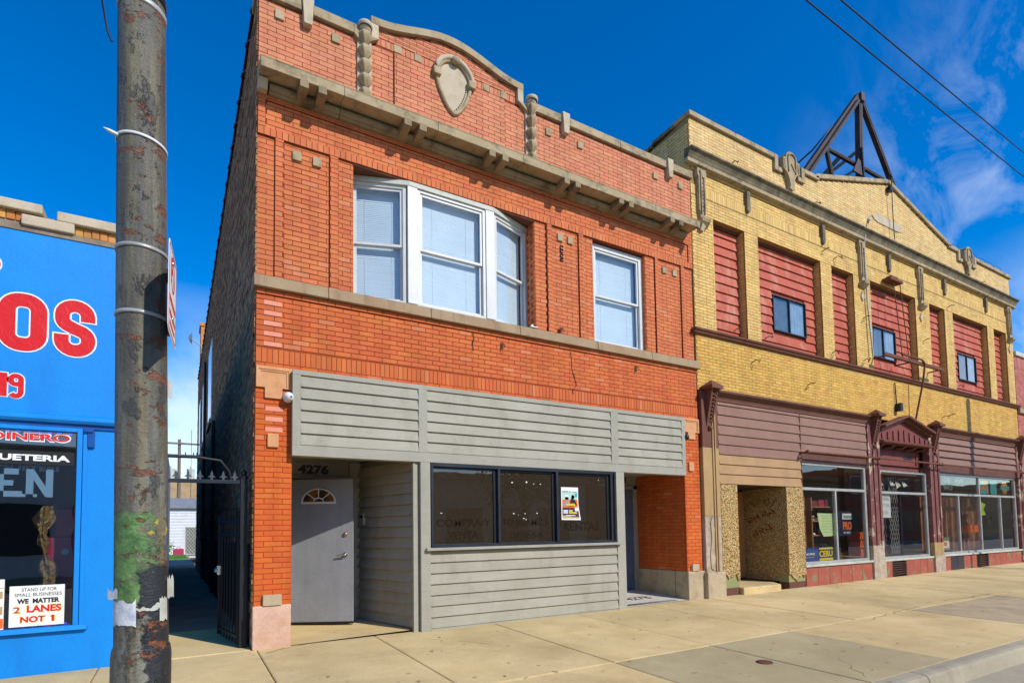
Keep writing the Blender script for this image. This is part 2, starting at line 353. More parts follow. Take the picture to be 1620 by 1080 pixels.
def glass(name, tint=(1, 1, 1), refl=1.6, rough=.0, haze=None, wav=.06):
    t = NT(name); N, L = t.N, t.L; N.remove(t.b)
    tr = N.new('ShaderNodeBsdfTransparent'); tr.inputs[0].default_value = tint+(1,)
    gl = N.new('ShaderNodeBsdfGlossy'); gl.inputs['Roughness'].default_value = rough
    bu = N.new('ShaderNodeBump'); bu.inputs['Strength'].default_value = wav; bu.inputs['Distance'].default_value = .02; L.new(t.noise(1.6, 2), bu.inputs['Height']); L.new(bu.outputs[0], gl.inputs['Normal'])
    fr = N.new('ShaderNodeFresnel'); fr.inputs['IOR'].default_value = 1.5
    bf = N.new('ShaderNodeNewGeometry').outputs['Backfacing']
    f = t.math('MULTIPLY', t.math('MINIMUM', t.math('MULTIPLY', fr.outputs[0], refl), 1.0), t.math('SUBTRACT', 1.0, bf))
    mx = N.new('ShaderNodeMixShader'); L.new(f, mx.inputs[0]); L.new(tr.outputs[0], mx.inputs[1]); L.new(gl.outputs[0], mx.inputs[2])
    last = mx.outputs[0]
    if haze:
        df = N.new('ShaderNodeBsdfDiffuse'); df.inputs[0].default_value = lin(haze[0]); m2 = N.new('ShaderNodeMixShader')
        g = t.math('ADD', t.math('MULTIPLY', t.rng(t.noise(haze[2], 7, .75), .42, .72), haze[1]), haze[3])
        L.new(g, m2.inputs[0]); L.new(last, m2.inputs[1]); L.new(df.outputs[0], m2.inputs[2]); last = m2.outputs[0]
    L.new(last, t.out.inputs[0]); return t.mat
MAT['glass'] = glass('glass', (.93, .95, .95), 1.7)
MAT['glass_up'] = glass('glass_up', (.9, .94, .96), 2.2)
MAT['glass_tint'] = glass('glass_tint', (.20, .16, .115), 3.4, haze=('7d6a54', .16, 55.0, .10))
MAT['glass_shop'] = glass('glass_shop', (.9, .91, .9), 2.4)
MAT['glass_street'] = glass('glass_street', (.85, .86, .86), 5.0)
_g = NT('ghost'); MAT['p_ghost'] = _g.done(lin('2b221a'), 1.0, 0, 0.0)

def concrete(name, a, b, dirt, amt=.5, agg=.16, scale=1.4):
    t = NT(name)
    c = t.mix(t.rng(t.noise(scale, 6, .62), .35, .65), lin(a), lin(b))
    c = t.mix(t.math('MULTIPLY', t.rng(t.noise(.8, 7, .7, off=(4, 2, 0)), .5, .74), amt), c, lin(dirt))
    sp = t.noise(130, 3, .7); c = t.hsv(c, v=t.rng(sp, .3, .7, 1-agg, 1+agg))
    st = t.noise(5.5, 2, .5, off=(9, 3, 0)); c = t.mix(t.math('MULTIPLY', t.rng(st, .72, .76), .55), c, lin('4a4032'))
    vo = t.N.new('ShaderNodeTexVoronoi'); vo.inputs['Scale'].default_value = 1.9; t.L.new(t.pos, vo.inputs['Vector'])
    c = t.mix(t.math('MULTIPLY', t.rng(t.math('ADD', vo.outputs['Distance'], t.rng(t.noise(30, 3), 0, 1, -.012, .012)), .055, .04), .5), c, lin('5a4e3c'))       # old gum spots
    c = t.hsv(c, v=t.rng(t.noise(.55, 5, .6, off=(7, 7, 0)), .38, .64, .88, 1.07))
    c = t.hsv(c, v=t.rng(t.rnd(), 0, 1, .955, 1.045))
    t.bump(t.noise(110, 4, .7), .45, .004); return t.done(c, .9, 0, .25)
MAT['concrete'] = concrete('concrete', 'cab07b', 'd5bc88', 'a58c5e', .65, .26)
MAT['concrete_gray'] = concrete('concrete_gray', 'aa9a72', 'b2a27a', '90805c', .5, .22)
MAT['concrete_rough'] = concrete('concrete_rough', 'b9a682', 'a99675', '80705a', .6, .32, 3)
MAT['concrete_alley'] = concrete('concrete_alley', '9c917e', '8d8371', '6a6255', .6)
MAT['kerb_stone'] = concrete('kerb_stone', 'b4a88e', 'a59a82', '6d6556', .7, .2)
MAT['asphalt'] = concrete('asphalt', '77736c', '837f77', '5a5752', .5, .3)
MAT['joint_dirt'] = concrete('joint_dirt', '5f5340', '6d604a', '4a4032', .5)
MAT['earth'] = concrete('earth', '7d7462', '6f6757', '5a5344', .5)
MAT['grass'] = worn('grass', '4f8a2e', '3f7426', 5, .9, '6d8a3a', .4, 12)
MAT['mosaic'] = worn('mosaic', 'cfc8bb', 'c2bbae', 6, .6, '8f8779', .5, 7, bump=.3)
MAT['mosaic_dark'] = worn('mosaic_dark', '5a3a34', '4a302c', 6, .6)

def pebble(name, a, b, c3):
    t = NT(name); v = t.N.new('ShaderNodeTexVoronoi'); v.inputs['Scale'].default_value = 62; t.L.new(t.pos, v.inputs['Vector'])
    n = t.N.new('ShaderNodeSeparateColor'); t.L.new(v.outputs['Color'], n.inputs[0])
    c = t.mix(n.outputs[0], lin(a), lin(b)); c = t.mix(t.math('GREATER_THAN', n.outputs[1], .72), c, lin(c3))
    c = t.mix(t.rng(v.outputs['Distance'], .35, .75), c, lin('5f4520'))
    c = t.mix(t.math('MULTIPLY', t.rng(t.noise(1.5, 5), .5, .75), .35), c, lin('7d5f38'))
    t.bump(t.math('SUBTRACT', 1.0, v.outputs['Distance']), 1.0, .014); return t.done(c, .85)
MAT['pebble'] = pebble('pebble', 'bd8d3c', 'dcb060', 'ecd8a4')
MAT['graffiti'] = flat('graffiti', 'a8582a'); MAT['graffiti_black'] = flat('graffiti_black', '54402c')
MAT['steel_rust'] = worn('steel_rust', '4b3a3c', '3c2f33', 4, .6, '6a4638', .6, 6, bump=.3)
MAT['rust'] = worn('rust', '7a4a34', '5d3a2c', 8, .85, '3f2a22', .5, 12, bump=.4)
MAT['white_wall'] = worn('white_wall', 'd9dadb', 'cfd1d3', 2, .7, 'a8a8a4', .3, 3)
MAT['roof_gray'] = worn('roof_gray', '8d8e92', '7d7e82', 3, .8)
MAT['roof_tar'] = worn('roof_tar', '3b3a38', '46443f', 2, .9)
MAT['tan_wall'] = worn('tan_wall', 'b59a74', 'a58a66', 2, .85, '806a50', .4, 4)
MAT['wood_pole'] = worn('wood_pole', '7c6f60', '6b5f52', 3, .9, '544a40', .5, 7, streak=True)
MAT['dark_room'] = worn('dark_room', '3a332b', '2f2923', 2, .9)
MAT['shop_wall'] = worn('shop_wall', 'b5956f', 'a58560', 2, .85)
MAT['shop_floor'] = worn('shop_floor', '77624c', '6a5642', 3, .6)
MAT['shelf_wood'] = worn('shelf_wood', 'b07a48', '9c683a', 3, .6)
MAT['bark'] = worn('bark', '5a4a3c', '473a30', 6, .95, bump=.6, bscale=20)
MAT['leaf'] = worn('leaf', '4f7d2c', '3c6a22', 6, .6, per=.3)
MAT['wire'] = flat('wire', '22242a')
MAT['zip'] = flat('zip', 'd8dad8', .4)
MAT['paper_torn'] = worn('paper_torn', 'd8d8d6', 'c6c8cc', 12, .8, '4a6a9c', .5, 14, bump=.5)

def pole_paint():
    t = NT('pole_paint'); z = t.sep()['Z']; x = t.sep()['X']
    c = t.mix(t.rng(t.noise(6, 6, .65, stretch=(1, 1, .35)), .35, .65), lin('45423a'), lin('645f50'))
    c = t.mix(t.math('MULTIPLY', t.rng(t.noise(5, 5, .6, stretch=(3, 3, .12), off=(5, 0, 0)), .48, .62), .7), c, lin('7a6f4a'))
    c = t.mix(t.math('MULTIPLY', t.rng(t.noise(4, 6, .7, stretch=(2, 2, .25), off=(0, 6, 0)), .5, .66), .55), c, lin('8d8f86'))
    dk = t.rng(t.noise(8, 7, .7, stretch=(1, 1, .5), off=(1, 1, 4)), .56, .59); c = t.mix(t.math('MULTIPLY', dk, .55), c, lin('2a2d2d'))
    # remains of green paint on the street side
    gz_ = t.math('MULTIPLY', t.rng(t.math('ADD', z, t.rng(t.noise(9, 5), 0, 1, -.22, .22)), 1.03, 1.06), t.rng(t.math('ADD', z, t.rng(t.noise(11, 5), 0, 1, -.10, .10)), 1.54, 1.51))
    gx = t.rng(t.math('ADD', x, t.rng(t.noise(9, 7, .75), 0, 1, -.22, .22)), -.885, -.905)
    gn = t.rng(t.noise(15, 8, .78, off=(2, 8, 1)), .585, .56)
    c = t.mix(t.math('MULTIPLY', t.math('MULTIPLY', gz_, gx), gn), c, t.mix(t.rng(t.noise(18, 6, .7), .35, .65), lin('3c6230'), lin('6f9550')))
    yz = t.math('MULTIPLY', t.rng(z, 1.40, 1.42), t.rng(z, 1.50, 1.47)); yx = t.rng(x, -.93, -.91)
    c = t.mix(t.math('MULTIPLY', t.math('MULTIPLY', yz, yx), t.rng(t.noise(22, 6, .75, off=(4, 4, 9)), .56, .58)), c, lin('b9a41c'))
    # newer black coat low on the right
    bz = t.rng(t.math('ADD', z, t.rng(t.noise(5, 4), 0, 1, -.3, .3)), 1.36, 1.30)
    bx = t.rng(t.math('ADD', x, t.rng(t.noise(10, 7, .7), 0, 1, -.14, .14)), -.94, -.925)
    c = t.mix(t.math('MULTIPLY', t.math('MULTIPLY', bz, bx), t.rng(t.noise(13, 7, .75, off=(6, 1, 3)), .66, .62)), c, lin('1f2227'))
    ru = t.noise(6.5, 7, .68, stretch=(1, 1, 2.1), off=(7, 3, 2.2)); rf = t.rng(ru, .59, .605)
    ru2 = t.noise(19, 6, .7, off=(1, 5, 2)); rf = t.math('MAXIMUM', rf, t.rng(ru2, .665, .68))
    c = t.mix(rf, c, t.mix(t.noise(60, 3), lin('563220'), lin('8c5432')))
    c = t.hsv(c, v=t.rng(t.noise(120, 4, .7), .3, .7, .85, 1.12))
    fl = t.noise(26, 7, .75, stretch=(1, 1, 1.6)); big = t.noise(5, 4, .6)
    t.bump(t.math('ADD', t.math('ADD', t.math('ADD', fl, big), t.math('MULTIPLY', rf, -.9)), t.math('MULTIPLY', dk, .5)), 1.0, .008)
    return t.done(c, .42, 0, .5)
MAT['pole_paint'] = pole_paint()
# ------------------------------------------------------------------ ground, pavement, road
def gz(x, y): return .02+.0045*x+.02*min(y, 0)
def drape(mb, dz=0.0):
    mb.xf(lambda p: Vector((p.x, p.y, p.z+gz(p.x, p.y)+dz))); return mb
KY = -4.62                                                   # back of the kerb
def build_ground():
    g = MB(); n = 40
    g.add([(-1500, -1500, -.62), (1500, -1500, -.62), (1500, 1500, -.62), (-1500, 1500, -.62)], [(0, 1, 2, 3)])
    structure('ground', g, MAT['earth'])
    base = MB(); base.add([(-12, KY, -.016), (60, KY, -.016), (60, 2.2, -.016), (-12, 2.2, -.016)], [(0, 1, 2, 3)]); drape(base)
    sw = structure('sidewalk', base, MAT['joint_dirt'])
    xs = [-7.9, -6.3, -4.7, -3.1, -1.5, .04, 1.48, 3.25, 4.76, 6.32, 7.9, 9.5, 11.1, 12.7, 14.3, 15.9, 17.5, 19.1, 20.7, 22.3, 23.9, 25.5, 27.1, 28.7, 30.3]
    rnd = random.Random(3)
    for i in range(len(xs)-1):
        for (y0, y1) in ((-2.77, -.0), (KY+.012, -2.77)):
            if y1 == 0 and .04 <= xs[i] < 7: y1 = .0
            m = 'concrete'
            if y1 < -1 and i in (7, 8): m = 'concrete_gray'
            if y1 < -1 and i in (11, 12): m = 'concrete_rough'
            s = MB(); j = .006; a, b = xs[i]+j, xs[i+1]-j; c, d = y0+j, y1-j
            nx, ny = 6, 6; vs = []; t = rnd.uniform(-.004, .004); t2 = rnd.uniform(-.003, .003)
            def top(u, v): return t+t2*(u-.5)*2
            e = .012
            us = [0, e/(b-a), .33, .66, 1-e/(b-a), 1]; vv = [0, e/(d-c), .33, .66, 1-e/(d-c), 1]
            for q, v in enumerate(vv):
                for p, u in enumerate(us):
                    edge = p in (0, 5) or q in (0, 5)
                    vs.append((a+(b-a)*u, c+(d-c)*v, top(u, v)-(.005 if edge else 0)))
            fs = [(q*6+p, q*6+p+1, (q+1)*6+p+1, (q+1)*6+p) for q in range(5) for p in range(5)]
            ring = list(range(6))+[6*q+5 for q in range(1, 6)]+[30+p for p in range(4, -1, -1)]+[6*q for q in range(4, 0, -1)]
            k = len(vs); vs += [(vs[r][0], vs[r][1], -.05) for r in ring]; n = len(ring)
            fs += [(ring[r], k+r, k+(r+1) % n, ring[(r+1) % n])[::-1] for r in range(n)]
            s.add(vs, fs, rnd=rnd.random()); drape(s)
            part('slab', s, MAT[m], sw)
    # kerb stones, gutter, road
    kb = MB(); kb.add([(-12, KY, -.6), (60, KY, -.6), (60, KY-.02, -.6), (-12, KY-.02, -.6)], [(0, 1, 2, 3)])
    kr = structure('kerb', kb, MAT['kerb_stone'])
    x = -9.
    while x < 40:
        w = 2.4; s = MB()
        prof = [(KY, .012), (KY-.11, .012), (KY-.15, .004), (KY-.17, -.02), (KY-.20, -.14), (KY-.62, -.165), (KY-.62, -.3), (KY, -.3)]
        s.prism_yz(prof[::-1], x+.004, x+w-.004); drape(s); part('kerb_stone', s, MAT['kerb_stone'], kr, bevel=.006); x += w
    r = MB(); nx = 24
    for i in range(nx): pass
    r.add([(-60, KY-.62, -.17-.09), (80, KY-.62, -.17+.2), (80, -10.5, -.05+.2), (-60, -10.5, -.05-.09), (80, -16.2, -.25+.2), (-60, -16.2, -.25-.09)], [(0, 1, 2, 3), (3, 2, 4, 5)][::1])
    r.f = [tuple(reversed(f)) for f in r.f]
    rd = structure('road', r, MAT['asphalt'])
    o = MB(); o.box(-60, 80, -20.5, -16.2, -.6, -.1); structure('far_sidewalk', o, MAT['concrete'])
    # line of leaves and litter specks is left to the concrete; a utility cover and a few real leaves lie on it
    c = MB(); c.lathe((4.58, -3.62, gz(4.58, -3.62)), [(0, .012), (.075, .012), (.085, .004), (.086, 0)], 20)
    tag(part('valve_cover', c, MAT['rust']), 'small rusty round cover set in the grey sidewalk slab', 'cover')
    lf = MB(); rl = random.Random(11)
    for i in range(110):
        x, y = rl.uniform(-.5, 12), rl.uniform(-4.5, -.15); a = rl.uniform(0, 6.3); q = rl.uniform(.008, .026)
        h = gz(x, y)+.006
        lf.add([(x+q*math.cos(a), y+q*math.sin(a), h), (x-q*.4*math.sin(a), y+q*.4*math.cos(a), h+.006), (x-q*math.cos(a), y-q*math.sin(a), h+.002), (x+q*.4*math.sin(a), y-q*.4*math.cos(a), h+.004)], [(0, 1, 2, 3)])
    l = part('leaf_litter', lf, MAT['rust']); tag(l, 'scattered brown leaf scraps lying on the sidewalk', 'litter'); l['kind'] = 'stuff'
    # hairline cracks in the slabs and weeds at the pier foot
    rc_ = random.Random(21)
    for (x0, y0, x1, y1, n) in ((4.9, -4.5, 6.2, -3.0, 14), (8.0, -2.9, 10.9, -2.55, 22), (10.9, -2.55, 13.5, -2.75, 18), (.1, -.25, .62, -.05, 7), (1.9, -.4, 2.6, -1.3, 9)):
        q = MB(); pts = []
        for k in range(n+1): u = k/n; x, y = x0+(x1-x0)*u+rc_.uniform(-.04, .04), y0+(y1-y0)*u+rc_.uniform(-.05, .05); pts.append((x, y, gz(x, y)+.0015))
        q.tube(pts, [.0032*(.4+rc_.random()) for _ in pts], 4); part('crack', q, MAT['joint_dirt'], sw)
    # alley
    al = MB(); al.add([(-1.25, .0, .0), (-.0, .0, .0), (-.3, 40, .0), (-1.45, 24, .0), (-1.45, 40, .0), (-8, 40, 0), (-8, 24, 0)], [(0, 1, 2, 4, 3), (3, 4, 5, 6)])
    ap = structure('alley_path', al.xf(lambda p: Vector((p.x, p.y, .008))), MAT['concrete_alley'])
    for y0, y1, m in ((.012, 2.0, 'concrete'), (2.012, 5.2, 'concrete_alley'), (5.212, 9, 'concrete_alley'), (9.012, 14, 'concrete_alley')):
        s = MB(); s.box(-1.22, -.02-.0075*y0, y0, y1, -.05, .022); part('slab', s, MAT[m], ap, bevel=.006)
build_ground()

# ------------------------------------------------------------------ brick laying
CAM = Vector((-.768, -7.497, 1.40))
def lay(regions, ch=.0656, bl=.213, j=.008):
    out = []
    for (u0, u1, z0, z1, w) in regions:
        k = math.floor(z0/ch)
        while k*ch < z1:
            a, b = max(z0, k*ch), min(z1, (k+1)*ch)
            if b-a > .022:
                off = (k % 2)*bl/2; i = math.floor((u0-off)/bl)
                while off+i*bl < u1:
                    p, q = max(u0, off+i*bl), min(u1, off+(i+1)*bl)
                    if q-p > .025: out.append((p+j/2, q-j/2, a+j/2, b-j/2, w))
                    i += 1
            k += 1
    return out
def row(u0, u1, z0, z1, w, bw=.0705, j=.008):                # bricks on end
    n = max(1, round((u1-u0)/bw)); d = (u1-u0)/n
    return [(u0+i*d+j/2, u0+(i+1)*d-j/2, z0+j/2, z1-j/2, w) for i in range(n)]
def bricks(parent, cells, mat, plane='Y', single=0, face=-1, fn=None, name='brick', rnd=None, size=None):
    """single: how many of the nearest whole bricks become objects of their own; the rest is one joined part"""
    rnd = rnd or random.Random(len(cells)); own = set()
    if single:
        def key(i):
            c = cells[i]; p = Vector(((c[0]+c[1])/2, c[4], (c[2]+c[3])/2)); return (p-CAM).length
        full = [i for i, c in enumerate(cells) if c[1]-c[0] > size[0]-.002 and abs(c[3]-c[2]-size[1]) < .002]
        own = set(sorted(full, key=key)[:single])
        b = MB(); b.box(-size[0]/2, size[0]/2, -.0, .02, 0, size[1], back=False); me = b.mesh(name, mat)
        bm = bmesh.new(); bm.from_mesh(me); ed = [e for e in bm.edges if all(abs(v.co.y) < 1e-6 for v in e.verts)]
        bmesh.ops.bevel(bm, geom=ed, offset=.003, segments=1, affect='EDGES'); bm.to_mesh(me); bm.free()
    mb = MB()
    for i, (p, q, a, b2, w) in enumerate(cells):
        jt = rnd.uniform(-.0015, .0015)
        if i in own:
            put(name, me, parent, ((p+q)/2, w+jt, a)); continue
        r = rnd.random(); d = rnd.uniform(-.001, .001)
        if plane == 'Y': mb.box(p, q, w+jt, w+.02, a+d, b2+d, 0, r, back=False)
        else: mb.box(w+jt*face, w-.02*face, p, q, a+d, b2+d, 0, r) if face > 0 else mb.box(w+jt, w+.02, p, q, a+d, b2+d, 0, r)
    if fn: mb.xf(fn)
    if mb.v:
        o = part('brick_courses', mb, mat, parent); o['kind'] = 'stuff'
# ------------------------------------------------------------------ red brick building
RX1 = 7.84
def arch_z(x): u = min(1, abs(x-2.69)/1.24); return 8.64+.235*(1+math.cos(math.pi*u))/2
def build_red():
    B = thing('red_brick_building', 'two-storey red brick building with stone cornice, bay window and grey boarded shopfront', 'building', (3.9, 4, 0))
    ZA, ZB = 4.62, 6.465
    rec = [(0, .208), (.314, .891), (1.007, 1.211), (4.16, 4.39), (4.49, 5.045), (5.15, 5.37), (6.59, 6.825), (6.907, 7.507), (7.594, RX1)]
    strip = [(.208, .314), (.891, 1.007), (4.39, 4.49), (5.045, 5.15), (6.825, 6.907), (7.507, 7.594)]
    reg = [(0, .43, .53, 3.47, 0), (7.43, RX1, .57, 3.47, 0), (0, RX1, 3.47, 3.534, 0), (0, RX1, 3.718, 4.395, 0)]
    reg += [(a, b, ZA, ZB, .03) for a, b in rec]
    reg += [(.09, 7.73, 6.573, 6.93, .022), (0, .09, 6.573, 6.93, 0), (7.73, RX1, 6.573, 6.93, 0), (0, RX1, 6.93, 7.38, 0)]
    reg += [(0, 1.78, 7.38, 8.28, 0), (1.78, 3.6, 7.47, 8.28, -.03), (1.78, 3.6, 7.38, 7.47, 0), (3.6, RX1, 7.38, 8.28, 0)]
    back = list(reg)+[(a, b, ZA, ZB, 0) for a, b in strip]+[(0, RX1, 3.534, 3.718, 0), (0, RX1, 6.465, 6.573, 0), (0, RX1, 4.395, 4.62, -.02)]
    cells = lay(reg)
    cells += lay([(a, b, ZA, ZB, 0) for a, b in strip], bl=.2)                     # narrow pilaster strips
    cells += row(0, RX1, 3.534, 3.718, 0, .0656)+row(0, RX1, 6.465, 6.573, 0, .073)+lay([(0, RX1, 4.395, 4.46, -.022)])
    # curved parapet
    cells += row(1.52, 3.86, 8.30, 8.41, 0, .073)
    k = 0; z = 8.42
    while z < 8.8:
        h = z+.0656; xs = [x for x in [1.5+i*.01 for i in range(240)] if arch_z(x)-.105 > h-.02 and 1.53 < x < 3.85]
        if xs: cells += lay([(min(xs), max(xs), z, h, 0)], ch=.0656)
        z += .0656
    rnd = random.Random(5)
    pale = [(.09, .30, zz, zz+.0576, -.001) for zz in (4.27, 4.139, 4.008, 3.877, 3.746)]+[(.115, .32, zz, zz+.0576, -.001) for zz in (2.93, 2.80, 2.67)]
    bricks(B, cells, MAT['red_brick'], single=300, size=(.205, .0576), rnd=rnd)
    for c in pale:
        pm = MB(); pm.box(c[0], c[1], -.004, .02, c[2], c[3]); part('brick', pm, MAT['pale_brick'], B, label='paler pinkish replacement brick', bevel=.003)
    w = MB(); T = .32
    for (a, b, z0, z1, y) in back: w.box(a, b, y+.007, T, z0, z1)
    w.box(0, .43, .007, T, -.3, .53); w.box(7.43, RX1, .007, T, -.3, .57)
    pts = [(1.5+i*.06, arch_z(1.5+i*.06)-.09) for i in range(40)]
    w.prism_xz([(1.5, 8.28)]+[(x, zz) for x, zz in pts]+[(3.88, 8.28)], .007, T)
    w.box(.43, RX1, T, T+.02, 3.47, 4.62); w.box(.43, 7.43, .02, T, 2.46, 3.47)
    wall = part('wall', w, MAT['red_mortar'], B)
    # window jambs and entrance return wall in brick
    jb = MB()
    jc = lay([(.0, .3, ZA, ZB, 4.153), (.0, .25, ZA, ZB, 6.583)], bl=.213)
    bricks(B, [(p+.035, q, a, b2, w2) for p, q, a, b2, w2 in jc if q > .06], MAT['red_brick'], plane='X')
    bricks(B, lay([(.035, 1.3, .58, 2.5, 7.422)]), MAT['red_brick'], plane='X')
    m = MB(); m.box(7.437, RX1, .03, 1.5, -.3, 2.55); part('entrance_side_wall', m, MAT['red_mortar'], B)
    # ---- stone
    s = MB(); x = -.03; rn = random.Random(2)
    for a, b in ((-.035, .86), (.86, 2.30), (2.30, 3.8), (3.8, 5.36), (5.36, 6.62), (6.62, 7.885)):
        q = MB(); q.prism_yz([(-.085, 4.465), (.2, 4.465), (.2, 4.64), (-.06, 4.62)][::-1], a+.002, b-.002); part('sill_stone', q, MAT['sill_stone'], B, bevel=.008)
    # cornice: slab, frieze moulding, paired brackets
    joints = [-.01, 1.0, 2.32, 3.75, 5.2, 6.55, 7.70]
    for a, b in zip(joints[:-1], joints[1:]):
        q = MB(); q.prism_yz([(.05, 7.30), (-.30, 7.25), (-.345, 7.235), (-.335, 7.215), (-.335, 7.10), (-.29, 7.10), (-.29, 7.12), (.05, 7.12)], a+.002, b-.002)
        part('cornice_stone', q, MAT['stone'], B, bevel=.006)
        q = MB(); arc = [(-.02-.10*math.sin(t*math.pi/2), 7.0+.10*(1-math.cos(t*math.pi/2))) for t in (0, .2, .4, .6, .8, 1)]
        roll = [(-.06-.055*math.sin(t*math.pi), 7.01+.05*(1-math.cos(t*math.pi))) for t in (0, .15, .3, .45, .6, .75, .9, 1)]
        q.prism_yz(([(.03, 6.985), (-.05, 6.985)]+roll+[(-.05, 7.118), (.03, 7.118)])[::-1], max(a, .12)+.004, b-.004-(.1 if b > 7.6 else 0)); part('bed_moulding', q, MAT['stone_dirty'], B)
    for cx in (.613, 1.98, 3.31, 4.69, 5.85, 7.08):
        for d in (-.112, .112):
            q = MB(); x0, x1 = cx+d-.053, cx+d+.053
            q.prism_yz([(-.339, 7.12), (-.339, 7.018), (-.27, 7.008), (-.17, 7.005), (-.10, 6.995), (-.03, 6.99), (-.03, 7.118)], x0, x1); part('bracket', q, MAT['stone_dirty'], B, bevel=.005)
    q = MB(); q.box(-.012, .1, -.16, .0, 6.99, 7.10); part('cornice_end', q.xf(lambda p: Vector((p.x, p.y+.06 if p.z < 7.05 and p.y < -.1 else p.y, p.z))), MAT['stone_light'], B, bevel=.006)
    q = MB(); q.box(-.045, .045, -.40, -.30, -.07, .09); q.xf(lambda p: Matrix.Rotation(R(28), 3, 'Y') @ p+Vector((7.73, .02, 7.09))); part('broken_corner_stone', q, MAT['stone'], B, bevel=.005)
    # parapet coping
    cop = []
    for a, b in ((-.05, .52), (.66, 1.2), (4.2, 4.70), (4.86, 6.0), (6.0, 7.16), (7.31, RX1+.03)):
        q = MB(); q.prism_yz([(-.055, 8.285), (.34, 8.285), (.34, 8.42), (.1, 8.44), (-.055, 8.42)][::-1], a+.002, b-.002); part('coping_stone', q, MAT['stone'], B, bevel=.008)
    for cx in (.59, 4.78, 7.235):
        q = MB(); q.prism_xz([(cx-.052, 8.10), (cx+.052, 8.10), (cx+.075, 8.46), (cx-.075, 8.46)], -.09, .34); part('keystone', q, MAT['stone_light'], B, bevel=.008)
    n = 5; xs = [1.44+(3.94-1.44)*i/30 for i in range(31)]
    for i0, i1 in ((0, 7), (7, 15), (15, 23), (23, 30)):
        q = MB(); sub = xs[i0:i1+1]; e = .002
        for u, v in zip(sub[:-1], sub[1:]):
            za, zb = arch_z(u), arch_z(v)
            q.add([(u, -.06, za-.105), (v, -.06, zb-.105), (v, .34, zb-.105), (u, .34, za-.105), (u, -.06, za), (v, -.06, zb), (v, .34, zb), (u, .34, za)], [(0, 3, 2, 1), (4, 5, 6, 7), (0, 1, 5, 4), (2, 3, 7, 6)])
        for (u, fl) in ((sub[0]+0, 1), (sub[-1], 0)):
            za = arch_z(u); f = (0, 1, 2, 3) if not fl else (3, 2, 1, 0); q.add([(u, -.06, za-.105), (u, .34, za-.105), (u, .34, za), (u, -.06, za)], [f])
        part('arch_coping_stone', q, MAT['stone'], B)
    for s_, xa in ((1, 1.44), (-1, 3.94)):
        q = MB(); q.box(min(xa, xa+s_*.105), max(xa, xa+s_*.105), -.058, .34, 8.33, 8.538); part('coping_upright', q, MAT['stone_light'], B, bevel=.006)
        # quarter scroll that meets the hanging husks
        q = MB(); pl = [(xa+s_*.105, 8.33)]+[(xa+s_*.105-s_*.2*math.sin(t), 8.33-.115*math.sin(t)-.04*(1-math.cos(t))) for t in (.3, .6, .9, 1.2, 1.57)]+[(xa-s_*.06, 8.25), (xa, 8.33)]
        q.prism_xz(pl, -.062, .1); part('coping_scroll', q, MAT['stone'], B, bevel=.004)
        xo = 1.2 if s_ > 0 else 4.2
        q = MB(); pl = [(xo, 8.285), (xo, 8.42), (xo+s_*.05, 8.40), (xo+s_*.13, 8.27), (xo+s_*.13, 8.18), (xo+s_*.06, 8.22)]
        q.prism_xz(pl, -.06, .1); part('coping_scroll', q, MAT['stone'], B, bevel=.004)
    for cx in (1.35, 4.09):
        q = MB(); q.box(cx-.10, cx+.10, -.03, .02, 7.29, 8.36); ps = part('garland_strip', q, MAT['stone_light'], B, bevel=.005)
        for i in range(5):
            zb = 7.33+i*.208; q = MB()
            prof = [(.008, -.01), (.03, .02), (.06, .07), (.085, .125), (.082, .165), (.055, .19), (.022, .205)]
            q.lathe((cx, -.055, zb), prof, 20, mod=lambda th, h: 1+.22*math.cos(6*th)*math.sin(min(1, max(0, h/.19))*math.pi)+.06*math.cos(11*th+h*40)); part('husk', q, MAT['stone'], ps)
        q = MB(); q.sphere((cx, -.06, 8.40), .085, 14, (1, .9, .75)); q.lathe((cx, -.07, 8.40), [(.02, .06), (.1, .05), (.105, .02), (.09, .0)], 16); part('husk_cap', q, MAT['stone_light'], ps)
    # shield
    q = MB(); out = []
    cx = 2.705
    def shw(t): return .275*(1-t**1.6)**.72
    for i in range(41):
        t = i/40; a = math.pi*(1-t)
        out.append((cx+.275*math.cos(a), 8.2+.30*math.sin(a)))
    for i in range(1, 30):
        t = i/30; zz = 8.2-.52*t; hw = shw(t); out.append((cx+hw, zz))
    out.append((cx, 7.68))
    for i in range(29, 0, -1):
        t = i/30; zz = 8.2-.52*t; hw = shw(t); out.append((cx-hw, zz))
    q.prism_xz([(cx+(x-cx)*.93, 8.1+(z-8.1)*.93) for x, z in out], -.035, .02); sh = part('shield', q, MAT['stone_light'], B)
    q = MB(); q.tube([(x, -.045, z) for x, z in out+out[:2]], .032, 8, cap=False); part('shield_rim', q, MAT['stone'], sh)
    q = MB(); q.tube([(cx+.315*math.cos(a), -.07, 8.2+.335*math.sin(a)) for a in [math.pi*(.02+.96*i/20) for i in range(21)]], .038, 8); part('shield_hood', q, MAT['stone_light'], sh)
    q = MB(); q.sphere((cx+.02, -.09, 8.50), .075, 12, (1, .7, .8)); part('shield_boss', q, MAT['stone'], sh)
    for dx in (-.285, .285): q = MB(); q.box(cx+dx-.06, cx+dx+.06, -.115, -.03, 8.16, 8.27); part('shield_clasp', q, MAT['stone'], sh, bevel=.012)
    q = MB()
    for i in range(11):
        t = .1+.8*i/10; zz = 8.2-.51*t; hw = shw(t)-.06; q.sphere((cx+hw, -.045, zz), .013, 6)
    part('shield_beading', q, MAT['stone_light'], sh)
